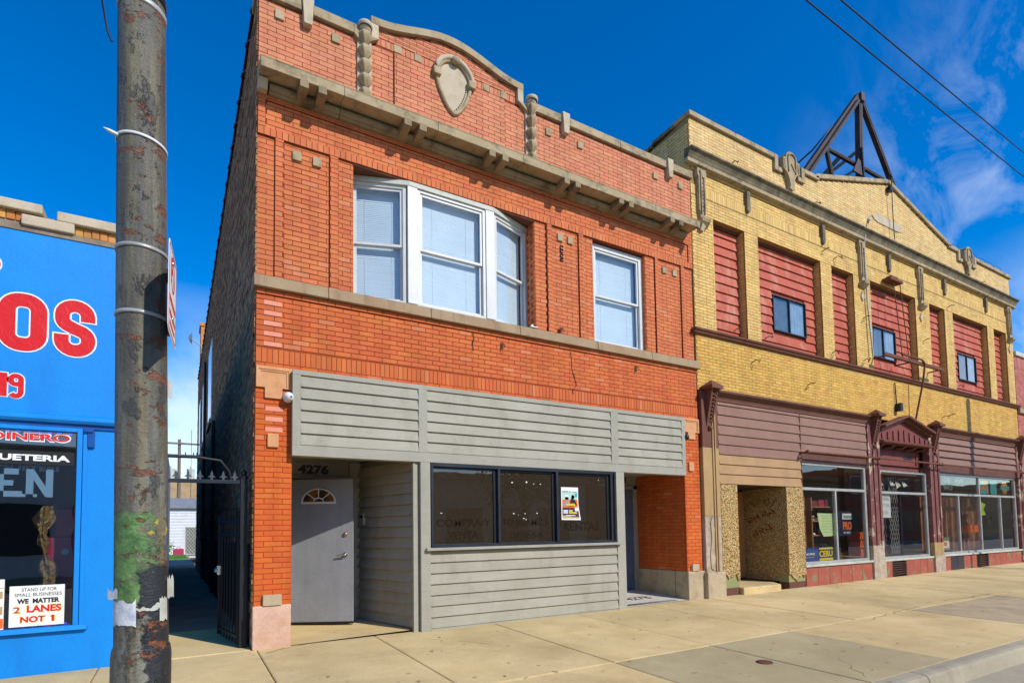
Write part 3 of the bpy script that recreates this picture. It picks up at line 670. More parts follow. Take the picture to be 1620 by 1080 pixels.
    for x, z in ((.246, 8.12), (.962, 8.12), (4.451, 8.045), (5.112, 8.045), (6.891, 8.055), (7.549, 8.06), (.473, 6.317), (.727, 6.317), (4.667, 6.30), (4.877, 6.30), (7.082, 6.283), (7.35, 6.283)):
        y = .03 if z < 7 else 0; q = MB(); q.box(x-.055, x+.055, y-.028, y+.02, z-.06, z+.06); part('inset_stone', q, MAT['stone'], B, bevel=.005)
    for x in (1.839, 2.148, 3.283, 3.591):
        q = MB(); q.box(x-.055, x+.055, -.012, .02, 8.30, 8.41); part('inset_stone', q, MAT['stone'], B, bevel=.004)
    # pier plates and base stones
    for x0, x1, nx0, nx1 in ((.0, .425, .105, .31), (7.43, RX1, 7.53, 7.73)):
        q = MB(); q.prism_xz([(x0+.004, 3.215), (nx0, 3.215), (nx0, 3.085), (nx1, 3.085), (nx1, 3.215), (x1, 3.215), (x1, 3.485), (x0+.004, 3.485)], -.03, .02); pl = part('pier_capital', q, MAT['terra'], B, bevel=.006)
        q = MB()
        for dx, dz in ((.03, .03), (.055, .055)):
            q.box(x0+dx+.01, x1-dx, -.040, -.028, 3.485-dz-.012, 3.485-dz); q.box(x1-dx-.012, x1-dx, -.040, -.028, 3.25, 3.485-dz-.012)
        part('capital_fillet', q, MAT['terra'], pl)
    for x, z, h, m in ((.205, 2.56, .13, 'terra'), (7.60, 2.56, .13, 'terra')):
        q = MB(); q.box(x-.065, x+.065, -.032, .02, z-.085, z+.085); part('inset_block', q, MAT[m], B, bevel=.008)
    for x0, x1, zt, m, bx in ((-.012, .425, .535, 'pink_stone', (.10, .315)), (7.42, RX1+.03, .585, 'base_stone', (7.52, 7.70))):
        q = MB(); q.box(x0, x1, -.03, .3, -.2, zt); part('pier_base_stone', q, MAT[m], B, bevel=.012)
        q = MB(); q.box(bx[0], bx[1], -.05, .03, zt-.002 if m == 'pink_stone' else zt, zt+.13); part('pier_base_block', q, MAT['base_stone'], B, bevel=.008)
    q = MB(); q.box(.424, .436, .06, .2, .98, 1.27); part('pier_side_block', q, MAT['base_stone'], B)
    for a, b in ((.305, .62), (.624, .95), (.954, 1.3)):
        q = MB(); q.box(7.405, 7.445, a, b, -.2, .585); part('wainscot_stone', q, MAT['base_stone'], B, bevel=.006)
    # ---- grey shopfront
    F = -.10
    q = MB(); q.box(.42, 7.36, F+.03, .04, 2.45, 3.455); sf = part('shopfront', q, MAT['gray_trim'], B)
    def tb(x0, x1, z0, z1, y0=F-.012, y1=F+.035, name='trim_board', bev=.004):
        q = MB(); q.box(x0, x1, y0, y1, z0, z1); return part(name, q, MAT['gray_trim'], sf, bevel=bev)
    tb(.415, 7.36, 3.40, 3.462); tb(.415, 7.36, 2.375, 2.51); tb(.415, .515, 2.51, 3.40); tb(7.27, 7.36, 2.51, 3.40); tb(2.08, 2.21, 2.51, 3.40, F-.016); tb(5.56, 5.72, 2.51, 3.40, F-.016)
    for a, b in ((.42, 2.1), (5.84, 7.36)): q = MB(); q.box(a, b, F+.04, .04, 2.376, 2.45); part('lintel_backing', q, MAT['gray_trim'], sf)
    def boards(x0, x1, z0, z1, n, y=F):
        h = (z1-z0)/n
        for i in range(n):
            a = z0+i*h; q = MB(); q.prism_yz([(y-.016, a+.004), (y+.006, a+.004), (y+.016, a+h), (y+.010, a+h)][::-1], x0, x1); part('siding_board', q, MAT['gray_siding'], sf)
    for x0, x1 in ((.517, 2.078), (2.212, 5.558), (5.722, 7.268)): boards(x0, x1, 2.512, 3.398, 6)
    # lower front: corner posts, sill, boards
    tb(2.10, 2.245, .0, 2.373, F-.02); tb(5.64, 5.82, -.02, 2.373, F-.02)
    boards(2.247, 5.638, .06, 1.12, 7)
    tb(2.17, 5.70, 1.135, 1.175, F-.075, F+.05, 'window_sill')
    q = MB(); q.box(2.25, 5.63, F+.02, .0, .0, 1.13); part('apron_backing', q, MAT['gray_trim'], sf)
    q = MB(); q.box(2.25, 5.63, F-.004, .02, .0, .062); part('base_board', q, MAT['gray_trim'], sf)
    # three-light tinted window
    WX0, WX1, WZ0, WZ1 = 2.262, 5.60, 1.18, 2.373
    q = MB()
    q.box(WX0, WX1, F-.004, F+.09, WZ1-.045, WZ1-.002); q.box(WX0, WX1, F-.01, F+.09, WZ0, WZ0+.04); q.box(WX0, WX0+.03, F-.012, F+.09, WZ0, WZ1-.002); q.box(WX1-.075, WX1-.04, F-.008, F+.09, WZ0+.04, WZ1-.045)
    wf = part('shop_window', q, MAT['dark_frame'], B)
    q = MB(); q.box(WX1-.13, WX1-.075, F+.03, F+.09, WZ0+.04, WZ1-.045); q.box(WX1-.04, WX1, F+.02, F+.09, WZ0+.04, WZ1-.045); part('frame_inset', q, MAT['black_plastic'], wf)  # black strips set back on either side of the slim right bar
    q = MB(); q.box(WX0+.03, WX1-.13, F+.03, F+.085, WZ1-.075, WZ1-.045); part('head_gasket', q, MAT['black_plastic'], wf)
    mull = [(3.28, 3.37), (4.345, 4.435)]
    for a, b in mull:
        q = MB(); q.box(b-.038, b, F-.02, F+.09, WZ0+.04, WZ1-.045); mu_ = part('mullion', q, MAT['dark_frame'], wf)
        q = MB(); q.box(a, b-.038, F+.03, F+.09, WZ0+.04, WZ1-.045); part('mullion_gasket', q, MAT['black_plastic'], wf)
    cells_ = [(WX0+.03, 3.28), (3.37, 4.345), (4.435, WX1-.13)]
    for a, b in cells_:
        q = MB(); q.box(a, b, F+.05, F+.056, WZ0+.04, WZ1-.045); part('pane', q, MAT['glass_tint'], wf)
    for s_, a, b, c, d in (('COMPRA Y', 2.36, 3.24, 1.47, 1.58), ('VENTA', 2.54, 3.03, 1.29, 1.40), ('HABLAMOS', 3.46, 4.27, 1.47, 1.58), ('ESPAÑOL', 3.56, 4.18, 1.29, 1.40), ('RENTAS', 4.58, 5.30, 1.38, 1.52)):
        q = MB(); text_into(q, s_, a, b, c, d, F+.0485, bold=.02); part('ghost_lettering', q, MAT['p_ghost'], wf)
    q = MB()
    for x, z, a, b in ((2.42, 1.66, .05, .016), (3.62, 1.655, .05, .02), (3.72, 1.64, .012, .012), (3.83, 1.655, .03, .02), (4.05, 1.66, .04, .025), (3.8, 1.58, .045, .02), (3.85, 1.56, .02, .035), (3.6, 2.13, .05, .03), (3.86, 2.14, .05, .04), (4.0, 2.12, .03, .02), (4.12, 2.12, .04, .02), (5.3, 2.22, .02, .02)): q.prism_xz([(x, z), (x+a*.5, z-b*.1), (x+a*.6, z+b*.35), (x+a*.3, z+b*.6), (x+a*.05, z+b*.4)], F+.044, F+.049)
    part('tape_scraps', q, MAT['p_white'], wf)
    # room behind the tinted window
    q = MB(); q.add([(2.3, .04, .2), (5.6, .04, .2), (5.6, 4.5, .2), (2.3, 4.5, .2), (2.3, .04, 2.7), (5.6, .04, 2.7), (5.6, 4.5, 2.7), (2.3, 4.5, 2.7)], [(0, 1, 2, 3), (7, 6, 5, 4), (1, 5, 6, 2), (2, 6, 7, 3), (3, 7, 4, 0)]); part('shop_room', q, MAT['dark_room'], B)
    # left entrance recess: slanted boarded wall, door, transom
    FL = .075
    A, Cc = Vector((2.098, F-.01, 0)), Vector((1.655, 1.42, 0)); t = (Cc-A); ln = t.length; t.normalize(); nrm = Vector((t.y, -t.x, 0))*-1
    if nrm.x > 0: nrm = -nrm
    n = 15; h = (2.42-.08)/n
    q = MB(); q.add([A+Vector((0, 0, -.1)), Cc+Vector((0, 0, -.1)), Cc+Vector((0, 0, 2.5)), A+Vector((0, 0, 2.5))], [(0, 1, 2, 3), (3, 2, 1, 0)]); q.xf(lambda p: p-nrm*.02); ew = part('entrance_wall', q, MAT['gray_trim'], B)
    for i in range(n):
        z0 = .08+i*h; a = A+t*.16; b = Cc-t*.02; q = MB(); o1 = nrm*.036; o2 = nrm*-.006
        v = [a+o1+Vector((0, 0, z0)), b+o1+Vector((0, 0, z0)), b+o2+Vector((0, 0, z0+h-.004)), a+o2+Vector((0, 0, z0+h-.004)), a-nrm*.01+Vector((0, 0, z0)), b-nrm*.01+Vector((0, 0, z0))]
        q.add(v, [(0, 1, 2, 3), (0, 4, 5, 1)]); q.add([v[3], v[2], v[1], v[0]], [(0, 1, 2, 3)]) if False else None
        part('siding_board', q, MAT['gray_siding'], ew)
    q = MB(); q.bar(A+t*.07+nrm*.005+Vector((0, 0, 0)), A+t*.07+nrm*.005+Vector((0, 0, 2.44)), .15, .035, up=tuple(t)); part('corner_board', q, MAT['gray_trim'], ew)
    Y0 = 1.42
    q = MB(); q.box(.43, 1.67, Y0, Y0+.1, 2.24, 2.55); q.box(1.50, 1.68, Y0-.03, Y0+.1, .0, 2.5); q.box(.43, .60, Y0, Y0+.1, 0, 2.25); q.box(.43, 1.67, Y0+.3, Y0+.32, 0, 2.25); q.box(.43, 1.6, Y0-.05, Y0, 2.225, 2.27); df = part('door_frame', q, MAT['jamb'], B, bevel=.004)
    q = MB(); q.box(.55, 1.42, Y0-.012, Y0, 2.30, 2.48); part('transom_panel', q, MAT['jamb'], df, bevel=.003)
    q = MB(); text_into(q, '4276', .74, 1.19, 2.305, 2.445, Y0-.018, bold=.045); part('house_number', q, MAT['black_metal'], df)
    q = MB(); q.box(.42, 2.2, -.02, 2, 2.52, 2.6); q.box(.30, .424, .33, 1.8, -.2, 2.6); part('recess_shell', q, MAT['gray_trim'], B)
    q = MB(); q.add([(.40, -.012, .028), (2.15, -.012, .06), (1.75, 1.75, .085), (.40, 1.75, .085)], [(0, 1, 2, 3)]); part('entrance_floor', q, MAT['concrete'], B)
    Hn, De = Vector((.60, 1.36, 0)), Vector((1.437, .895, 0)); dt = (De-Hn); dl = dt.length; dt.normalize(); dn = Vector((dt.y, -dt.x, 0))
    if dn.y > 0: dn = -dn
    def dm(p): return Hn+dt*p.x-dn*p.y+Vector((0, 0, p.z))              # door local: x along leaf, -y outwards
    q = MB(); q.box(0, dl, -.022, .022, .10, 2.20); q.xf(dm); D = part('door', q, MAT['door_gray'], B, bevel=.003)
    cxd, zd, rw = .455, 1.86, .255
    q = MB()
    arc = [(cxd+rw*math.cos(a), zd+rw*.80*math.sin(a)) for a in [math.pi*i/20 for i in range(21)]]
    arcs = [(cxd+(x-cxd)*.90, zd+(z-zd)*.90+.006) for x, z in arc]
    for i in range(20):
        q.add([(arc[i][0], -.04, arc[i][1]), (arc[i+1][0], -.04, arc[i+1][1]), (arcs[i+1][0], -.04, arcs[i+1][1]), (arcs[i][0], -.04, arcs[i][1]), (arc[i][0], -.02, arc[i][1]), (arc[i+1][0], -.02, arc[i+1][1]), (arcs[i+1][0], -.02, arcs[i+1][1]), (arcs[i][0], -.02, arcs[i][1])], [(0, 1, 2, 3), (1, 0, 4, 5), (3, 2, 6, 7)])
    q.box(cxd-rw, cxd+rw, -.042, -.02, zd-.022, zd+.006)
    for a in (45, 90, 135):
        c1, s1 = math.cos(R(a)), math.sin(R(a)); q.bar((cxd+.07*c1, -.034, zd+.06*s1), (cxd+rw*.93*c1, -.034, zd+rw*.75*s1), .012, .016, up=(0, 1, 0))
    q.tube([(cxd+.075*math.cos(math.pi*i/10), -.034, zd+.065*math.sin(math.pi*i/10)) for i in range(11)], .009, 6)
    q.xf(dm); fl = part('fan_light', q, MAT['white_frame'], D)
    q = MB(); q.prism_xz(arcs, -.030, -.0225); q.xf(dm); part('fan_pane', q, MAT['fan_glass'], fl)
    q = MB(); q.lathe((.845, -.022, 1.385), [(.0, -.03), (.022, -.028), (.03, -.02), (.033, 0)], 16, axis='Y'); q.xf(dm); part('deadbolt', q, MAT['brass'], D)
    q = MB(); q.lathe((.845, -.022, 1.085), [(0, -.05), (.018, -.048), (.02, -.02), (.036, -.012), (.036, 0)], 16, axis='Y'); q.tube([(.845, -.065, 1.085), (.80, -.07, 1.083), (.735, -.066, 1.07)], .011, 8); q.xf(dm); part('door_handle', q, MAT['chrome'], D)
    q = MB(); q.box(0, dl, -.03, .024, .085, .115); q.xf(dm); part('door_sweep', q, MAT['black_plastic'], D)
    K = Cc-t*.16+nrm*.02
    q = MB(); q.bar(K+Vector((0, 0, 1.52)), K+Vector((0, 0, 1.70)), .10, .05, up=tuple(nrm)); kp = part('intercom', q, MAT['aluminium'], ew, bevel=.006)
    q = MB(); q.bar(K+nrm*.027+Vector((0, 0, 1.63)), K+nrm*.027+Vector((0, 0, 1.67)), .06, .008, up=tuple(nrm)); part('intercom_screen', q, MAT['black_plastic'], kp)
    # right entrance: mosaic floor, blue-grey door
    q = MB(); q.add([(5.7, -.02, .052), (7.42, -.02, .060), (7.42, 1.35, .15), (5.7, 1.35, .15)], [(0, 1, 2, 3)]); tf = part('entrance_mosaic', q, MAT['mosaic'], B)
    q = MB(); f2 = lambda p: Vector((p.x, p.z, .056+.0655*(p.z+.02)+.003))
    for d0, d1 in ((.04, .075), (.10, .12)):
        q.box(5.83, 7.40, 0, .001, d0, d1); q.box(7.40-d1, 7.40-d0, 0, .001, d1+.005, 1.2)
    for i in range(26): q.box(5.84+i*.06, 5.86+i*.06, 0, .001, .125, .145)
    q.v = [tuple(f2(Vector(p))) for p in q.v]; text_into(q, '4278', 6.35, 6.95, .42, .66, 0, fn=f2, bold=.02); part('mosaic_pattern', q, MAT['mosaic_dark'], tf)
    q = MB(); q.box(5.75, 7.44, 1.32, 1.42, 2.24, 2.6); q.box(7.33, 7.44, 1.30, 1.42, .1, 2.3); q.box(5.75, 6.45, 1.32, 1.42, .1, 2.3); q.box(5.75, 7.44, 1.30, 1.42, 2.22, 2.29); ef = part('side_door_frame', q, MAT['jamb'], B, bevel=.004)
    q = MB(); text_into(q, '4278', 6.78, 7.16, 2.34, 2.46, 1.314, bold=.03); part('house_number', q, MAT['black_metal'], ef)
    q = MB(); q.box(6.46, 7.325, 1.33, 1.37, .16, 2.22); d2 = part('side_door', q, MAT['door_blue'], B, bevel=.003)
    for z in (.42, 1.2, 2.0): q = MB(); q.tube([(7.325, 1.315, z-.05), (7.325, 1.315, z+.05)], .012, 8); part('hinge', q, MAT['brass'], d2)
    q = MB(); q.box(5.7, 7.45, .0, 1.5, 2.48, 2.6); q.box(5.72, 5.83, .0, 1.4, .0, 2.5); part('side_recess_shell', q, MAT['gray_trim'], B)
    # ---- upper windows
    def sash(parent, P0, P1, z0, z1, meet, mat, frw=.05):
        """double-hung window between two plan points; P0 left, P1 right seen from the street"""
        P0, P1 = Vector(tuple(P0)+(0,)), Vector(tuple(P1)+(0,)); t = P1-P0; L_ = t.length; t.normalize(); n = Vector((t.y, -t.x, 0))
        def mp(p): return P0+t*p.x-n*p.y+Vector((0, 0, p.z))
        q = MB(); e = frw
        q.box(0, e, -.02, .08, z0, z1); q.box(L_-e, L_, -.02, .08, z0, z1); q.box(e, L_-e, -.02, .08, z1-e, z1); q.box(e, L_-e, -.02, .08, z0, z0+e*.7)
        W = part('window', q.xf(mp), mat, parent, bevel=.004)
        for (a, b, y, nm) in ((meet, z1-e, .0, 'upper_sash'), (z0+e*.7, meet+.035, .03, 'lower_sash')):
            q = MB(); s_ = .038
            q.box(e, e+s_, y, y+.03, a, b); q.box(L_-e-s_, L_-e, y, y+.03, a, b); q.box(e+s_, L_-e-s_, y, y+.03, b-s_, b); q.box(e+s_, L_-e-s_, y, y+.03, a, a+s_)
            part(nm, q.xf(mp), mat, W, bevel=.003)
            q = MB(); q.box(e+s_, L_-e-s_, y+.012, y+.017, a+s_, b-s_); part('pane', q.xf(mp), MAT['glass_up'], W)
        q = MB(); z = z0+.08; k = 0
        while z < z1-.06:
            d = random.uniform(-.0006, .0006)
            q.add([(e+.01, .105+d, z), (L_-e-.01, .105+d, z), (L_-e-.01, .110+d, z+.0295), (e+.01, .110+d, z+.0295)], [(0, 1, 2, 3)]); z += .028
        q.box(e+.01, L_-e-.01, .09, .13, z1-.07, z1-.035)
        for u in (.25, .75): q.box(L_*u-.002, L_*u+.002, .098, .10, z0+.08, z1-.06)
        part('blind', q.xf(mp), MAT['blind'], W)
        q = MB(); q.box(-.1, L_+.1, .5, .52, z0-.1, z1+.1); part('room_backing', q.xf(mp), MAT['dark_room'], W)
        return W
    Bw = MB(); zt, zb = 6.40, 4.64
    L0, L1, R0, R1 = (1.235, .29), (2.02, .03), (3.345, .03), (4.15, .30)
    bay = MB()
    bay.prism_xy([(1.215, .24), (2.0, -.02), (3.37, -.02), (4.165, .25), (4.165, .4), (1.215, .4)], zt-.03, zt+.04)
    bw = part('bay_window', bay, MAT['white_gray'], B, bevel=.004)
    q = MB(); q.prism_xy([(1.215, .26), (2.0, .0), (3.37, .0), (4.165, .27), (4.165, .4), (1.215, .4)], zb-.02, zb+.012); part('bay_sill', q, MAT['white_gray'], bw, bevel=.004)
    for cx in (2.05, 3.315):
        q = MB(); q.box(cx-.075, cx+.075, -.012, .10, zb+.01, zt-.03); part('bay_post', q, MAT['white_frame'], bw, bevel=.006)
    sash(B, L0, (1.965, .045), zb+.012, zt-.03, 5.47, MAT['white_frame'], .045)
    sash(B, (2.128, .025), (3.237, .025), zb+.012, zt-.03, 5.47, MAT['white_frame'], .045)
    sash(B, (3.40, .045), R1, zb+.012, zt-.03, 5.47, MAT['white_frame'], .045)
    q = MB(); q.box(1.2, 4.17, .02, .42, zt+.045, 6.47); part('bay_head', q, MAT['rust'], B)
    sash(B, (5.372, .12), (6.588, .12), 4.63, 6.44, 5.50, MAT['white_frame'], .09)
    q = MB(); q.box(4.0, 4.13, -.07, -.02, 4.635, 4.65); q.box(4.02, 4.05, -.06, -.03, 4.65, 4.68); part('sill_clamp', q, MAT['aluminium'], B)
    # ---- small fixings
    def dome(x, z, mat):
        q = MB(); q.lathe((x, -.032, z), [(.0, -.12), (.02, -.118), (.045, -.10), (.062, -.06), (.066, -.03), (.066, 0)], 18, axis='Y'); o = part('security_camera', q, mat, B)
        q = MB(); q.lathe((x+.01, -.135, z-.005), [(0, -.018), (.02, -.012), (.026, .02)], 12, axis='Y'); part('camera_lens', q, MAT['black_plastic'], o); return o
    dome(.375, 3.11, MAT['white_plastic']); dome(7.40, 3.10, MAT['dark_frame'])
    for x, z in ((3.50, 4.28), (6.27, 4.29), (4.63, 4.72)):
        q = MB(); q.tube([(x, .0, z), (x, -.06, z), (x+.01, -.08, z-.03), (x, -.07, z-.06)], .008, 6); q.box(x-.025, x+.025, -.012, .0, z-.06, z+.03); part('iron_hook', q, MAT['rust'], B)
    q = MB()
    for i, (z, s_) in enumerate(((6.14, .05), (6.08, .05), (6.0, .045), (5.93, .04))): q.tube([(4.70+.035*math.cos(a), .02, z+s_*.6*math.sin(a)) for a in [R(30+k*36) for k in range(9)]], .009, 6)
    part('iron_anchor', q, MAT['black_metal'], B)
    # repaired settlement crack and patches of newer mortar
    for pts in ([(4.82, 4.37), (4.84, 4.2), (4.835, 4.1), (4.88, 3.95), (4.93, 3.82), (4.84, 3.7), (4.86, 3.66)], [(3.0, 4.38), (3.01, 4.3), (2.985, 4.2), (3.005, 4.12)]):
        q = MB(); q.tube([(x, -.001, z) for x, z in pts], .008, 5); part('mortar_crack', q, MAT['dark_room'], B)
    # ---- alley side wall, roof and rear
    SK = lambda p: Vector((p.x-.0075*p.y, p.y, p.z))
    sc = lay([(.02, 21.5, -.0, 8.32, -.012)], ch=.072, bl=.222, j=.012)
    win = ((9.6, 11.4, 4.55, 6.75), (13.9, 15.4, 4.55, 6.75), (17.6, 18.9, 4.55, 6.75))
    sc = [c for c in sc if not any(a-.02 < (c[0]+c[1])/2 < b+.02 and z0 < (c[2]+c[3])/2 < z1 for a, b, z0, z1 in win)]
    rr = random.Random(8)
    bricks(B, [(p, q2, a, b2, -.012+rr.uniform(-.006, .004)) for p, q2, a, b2, w2 in sc], MAT['common_brick'], plane='X', fn=SK)
    q = MB(); q.box(-.004, .31, .31, 21.5, -.2, 8.3); q.box(.31, RX1, 20.5, 21.5, -.2, 7.4); q.xf(SK); part('side_wall', q, MAT['common_mortar'], B)
    for a, b, z0, z1 in win:
        q = MB(); q.box(-.03, .012, a, b, z0, z1); o = part('side_window', q.xf(SK), MAT['white_frame'], B)
        q = MB(); q.box(-.075, .0, a-.06, b+.06, z0-.13, z0-.01); part('side_window_sill', q.xf(SK), MAT['stone'], o)
        q = MB(); q.box(-.036, -.03, a+.1, b-.1, z0+.1, z1-.1); part('side_window_pane', q.xf(SK), MAT['glass_up'], o)
    y = .36; k = 0
    while y < 21.3:
        q = MB(); q.lathe((.1, y, 8.34), [(.15, 0), (.17, .02), (.15, .05), (.15, .60)], 8, axis='Y', a0=R(0), a1=R(180)); q.xf(SK)
        part('clay_coping_tile', q, MAT['steel_rust'], B); y += .62
    q = MB(); q.box(.3, RX1-.02, .3, 21, 7.4, 7.5); part('roof', q.xf(SK), MAT['roof_tar'], B)
    q = MB(); q.box(-.06, .7, 17.2, 18.2, 8.3, 9.55); q.box(-.1, .74, 17.16, 18.24, 9.55, 9.68); ch = part('chimney', q.xf(SK), MAT['orange_brick'], B)
    q = MB(); q.tube([(-.14, 16.2, 8.2), (-.2, 16.2, 8.45), (-.5, 16.1, 8.62)], .02, 6); q.lathe((-.62, 16.1, 8.66), [(.02, 0), (.14, .05), (.22, .12)], 12, axis='X'); part('satellite_dish', q, MAT['aluminium'], B)
    q = MB(); q.tube([(-.05, 8.0, .0), (-.05, 8.0, 4.2)], .035, 8); part('side_conduit', q.xf(SK), MAT['black_metal'], B); q = MB(); q.tube([(-.06, 13.0, 0), (-.06, 13, 7)], .04, 8); part('side_conduit', q.xf(SK), MAT['black_metal'], B); q = MB(); q.box(-.16, -.03, 12.5, 12.85, 1.3, 1.75); part('meter_box', q.xf(SK), MAT['black_metal'], B, bevel=.01)
    # painted black foot of the wall
    q = MB(); q.box(-.024, .0, .33, 21.4, -.1, 1.28); part('black_dado', q.xf(SK), MAT['black_dado'], B)
    return B
def fan_glass():
    t = NT('fan_glass'); c = t.mix(t.rng(t.noise(9, 2), .45, .6), lin('2b2118'), lin('7a4a1c')); return t.done(c, .12, 0, .6)
MAT['fan_glass'] = fan_glass()
MAT['black_dado'] = worn('black_dado', '191a1e', '26272b', 3, .75, '3a3a3c', .5, 5, bump=.7, bscale=16)
RED = build_red()
# ------------------------------------------------------------------ yellow brick building
YX0, YX1, YC = 7.86, 23.22, 15.52
def build_yellow():
    B = thing('yellow_brick_building', 'long yellow brick commercial building with gabled parapet, red boarded openings and maroon shopfront', 'building', (15.5, 4, 0))
    ops = [(8.485, 9.455), (9.905, 12.21), (12.67, 13.61), (14.38, 16.70), (17.49, 18.41), (18.92, 21.28), (21.75, 22.69)]
    OZ0, OZ1 = 5.30, 7.655
    ch, bl = .0632, .222
    reg = [(YX0, YX1, 4.08, 5.19, 0), (YX0, YX1, 7.655, 8.0, 0), (YX0, YX1, 8.56, 8.83, 0)]
    e = YX0
    for a, b in ops+[(YX1, YX1)]: reg.append((e, a, OZ0-.05, OZ1, 0)); e = b
    pil = [8.12, 13.97, 16.96, 22.90]
    e = YX0+.02
    for p in pil: reg.append((e, p-.12, 8.235, 8.52, .02)); e = p+.12
    reg.append((e, YX1, 8.235, 8.52, .02)); reg.append((YX0, YX1, 8.52, 8.56, 0))
    def par_top(x):
        if x < 10.55 or x > 20.6: return 9.60
        if x < 11.55 or 19.5 < x: return 9.36 if (x < 11.55 or x > 19.55) else 9.60
        d = abs(x-YC)
        return 9.64+max(0, (3.36-d)/3.36)*.90 if d < 3.36 else 9.60
    z = 8.83
    regs = []
    while z < 10.6:
        h = z+ch; segs = []; x = YX0; st = None
        while x <= YX1+.001:
            ok = par_top(x) >= h-.01
            if ok and st is None: st = x
            if (not ok or x+.03 > YX1) and st is not None:
                if x-st > .1: segs.append((st, min(x, YX1)))
                st = None
            x += .03
        regs += [(a, b, z, h, 0) for a, b in segs]; z = h
    cells = []
    for r in reg: cells += lay([r], ch, bl, .007)
    for (a, b, z0, z1, w) in regs: 
        k = round(z0/ch); off = (k % 2)*bl/2; i = math.floor((a-off)/bl)
        while off+i*bl < b:
            p, q2 = max(a, off+i*bl), min(b, off+(i+1)*bl)
            if q2-p > .03: cells.append((p+.0035, q2-.0035, z0+.0035, z1-.0035, w))
            i += 1
    e = YX0
    cells += row(YX0, YX1, 8.03, 8.235, 0, .0632, .007)+lay([(YX0, YX1, 8.0, 8.03, 0)], .03, bl, .005)
    bricks(B, cells, MAT['yellow_brick'], single=300, size=(bl-.007, ch-.007), rnd=random.Random(9))
    w = MB(); T = .35
    for (a, b, z0, z1, y) in reg+[(YX0, YX1, 8.0, 8.235, 0)]: w.box(a, b, y+.006, T, z0, z1)
    pts = [(YX0, 8.83), (YX1, 8.83), (YX1, 9.6), (20.6, 9.6), (20.6, 9.36), (19.55, 9.36), (19.55, 9.6), (18.88, 9.62), (YC, 10.54), (12.16, 9.62), (11.55, 9.6), (11.55, 9.36), (10.55, 9.36), (10.55, 9.6), (YX0, 9.6)]
    w.prism_xz(pts, .006, T); w.box(YX0, YX1, T, T+.03, 4.0, 5.3)
    part('wall', w, MAT['yellow_mortar'], B)
    for a, b in ops:
        jc = lay([(.03, .20, OZ0, OZ1, b-.008)], ch, bl); bricks(B, jc, MAT['yellow_brick'], plane='X')
    bricks(B, lay([(.02, 6.0, 7.6, 9.5, YX0-.008)], ch, bl), MAT['yellow_brick'], plane='X')
    q = MB(); q.prism_yz([(.02, 7.5), (6, 7.5), (6, 9.2), (3.5, 9.3), (.02, 9.6)], YX0+.004, YX0+.3); part('side_parapet', q, MAT['yellow_mortar'], B)
    y = .36
    while y < 6:
        q = MB(); zt = 9.66-.08*y; q.box(YX0-.05, YX0+.33, y, y+.6, zt-.06, zt+.02); part('side_coping', q, MAT['stone_stain'], B, bevel=.01); y += .61
    q = MB(); q.box(YX0+.3, YX1-.1, T, 20, 8.2, 8.3); q.box(YX0+.01, YX0+.3, 6.0, 20, 0, 9.0); q.box(YX1-.3, YX1, T, 20, 0, 9.4); q.box(YX0, YX1, 20, 20.3, 0, 8.9); part('roof', q, MAT['roof_tar'], B)
    # boarded openings
    for i, (a, b) in enumerate(ops):
        n = 12; h = (OZ1-OZ0+.02)/n; wx = None
        if i in (1, 3, 5): c = {1: 11.16, 3: 15.22, 5: 20.1}[i]; wx = (c-.61, c+.61, 5.76, 6.575)
        bk = MB(); bk.box(a, b, .20, .26, OZ0-.05, OZ1); pn = part('boarded_opening', bk, MAT['red_board_plain'], B)
        for k in range(n):
            z0 = OZ0-.02+k*h; spans = [(a, b)]
            if wx and z0 < wx[3] and z0+h > wx[2]+.03: spans = [(a, wx[0]), (wx[1], b)]
            for s0, s1 in spans:
                q = MB(); q.prism_yz([(.150, z0+.006), (.195, z0+.006), (.195, z0+h), (.180, z0+h)][::-1], s0+.002, s1-.002)
                part('board', q, MAT['red_board'] if k > 0 else MAT['red_board_plain'], pn)
        q = MB(); q.box(a, b, .12, .2, OZ1-.05, OZ1+.0); part('head_trim', q, MAT['maroon_dark'], pn)
        if wx:
            q = MB(); e = .024; y0, y1 = .135, .2
            q.box(wx[0], wx[1], y0, y1, wx[3]-e, wx[3]); q.box(wx[0], wx[1], y0, y1, wx[2], wx[2]+e); q.box(wx[0], wx[0]+e, y0, y1, wx[2]+e, wx[3]-e); q.box(wx[1]-e, wx[1], y0, y1, wx[2]+e, wx[3]-e); m = (wx[0]+wx[1])/2; q.box(m-.016, m+.016, y0+.01, y1, wx[2]+e, wx[3]-e)
            W = part('sliding_window', q, MAT['black_metal'], B)
            for p, r_ in ((wx[0]+e, m-.016), (m+.016, wx[1]-e)): q = MB(); q.box(p, r_, .165, .17, wx[2]+e, wx[3]-e); part('pane', q, MAT['glass_up'], W)
            q = MB(); q.box(wx[0]+e, m, .192, .196, wx[2]+e, wx[3]-e); part('dark_backing', q, MAT['interior_gray'], W)  # plain grey sheet, its tone standing in for the dim room behind the left pane
            q = MB(); nn = 40
            for k in range(19, nn):
                u0, u1 = wx[0]+e+(wx[1]-wx[0]-2*e)*k/nn, wx[0]+e+(wx[1]-wx[0]-2*e)*(k+1)/nn; y0_ = .188+.006*math.sin(k*1.7); y1_ = .188+.006*math.sin((k+1)*1.7)
                q.add([(u0, y0_, wx[2]+e), (u1, y1_, wx[2]+e), (u1, y1_, wx[3]-e), (u0, y0_, wx[3]-e)], [(0, 1, 2, 3)])
            part('curtain', q, MAT['curtain'], W)
    # ledge under the openings
    x = YX0-.09
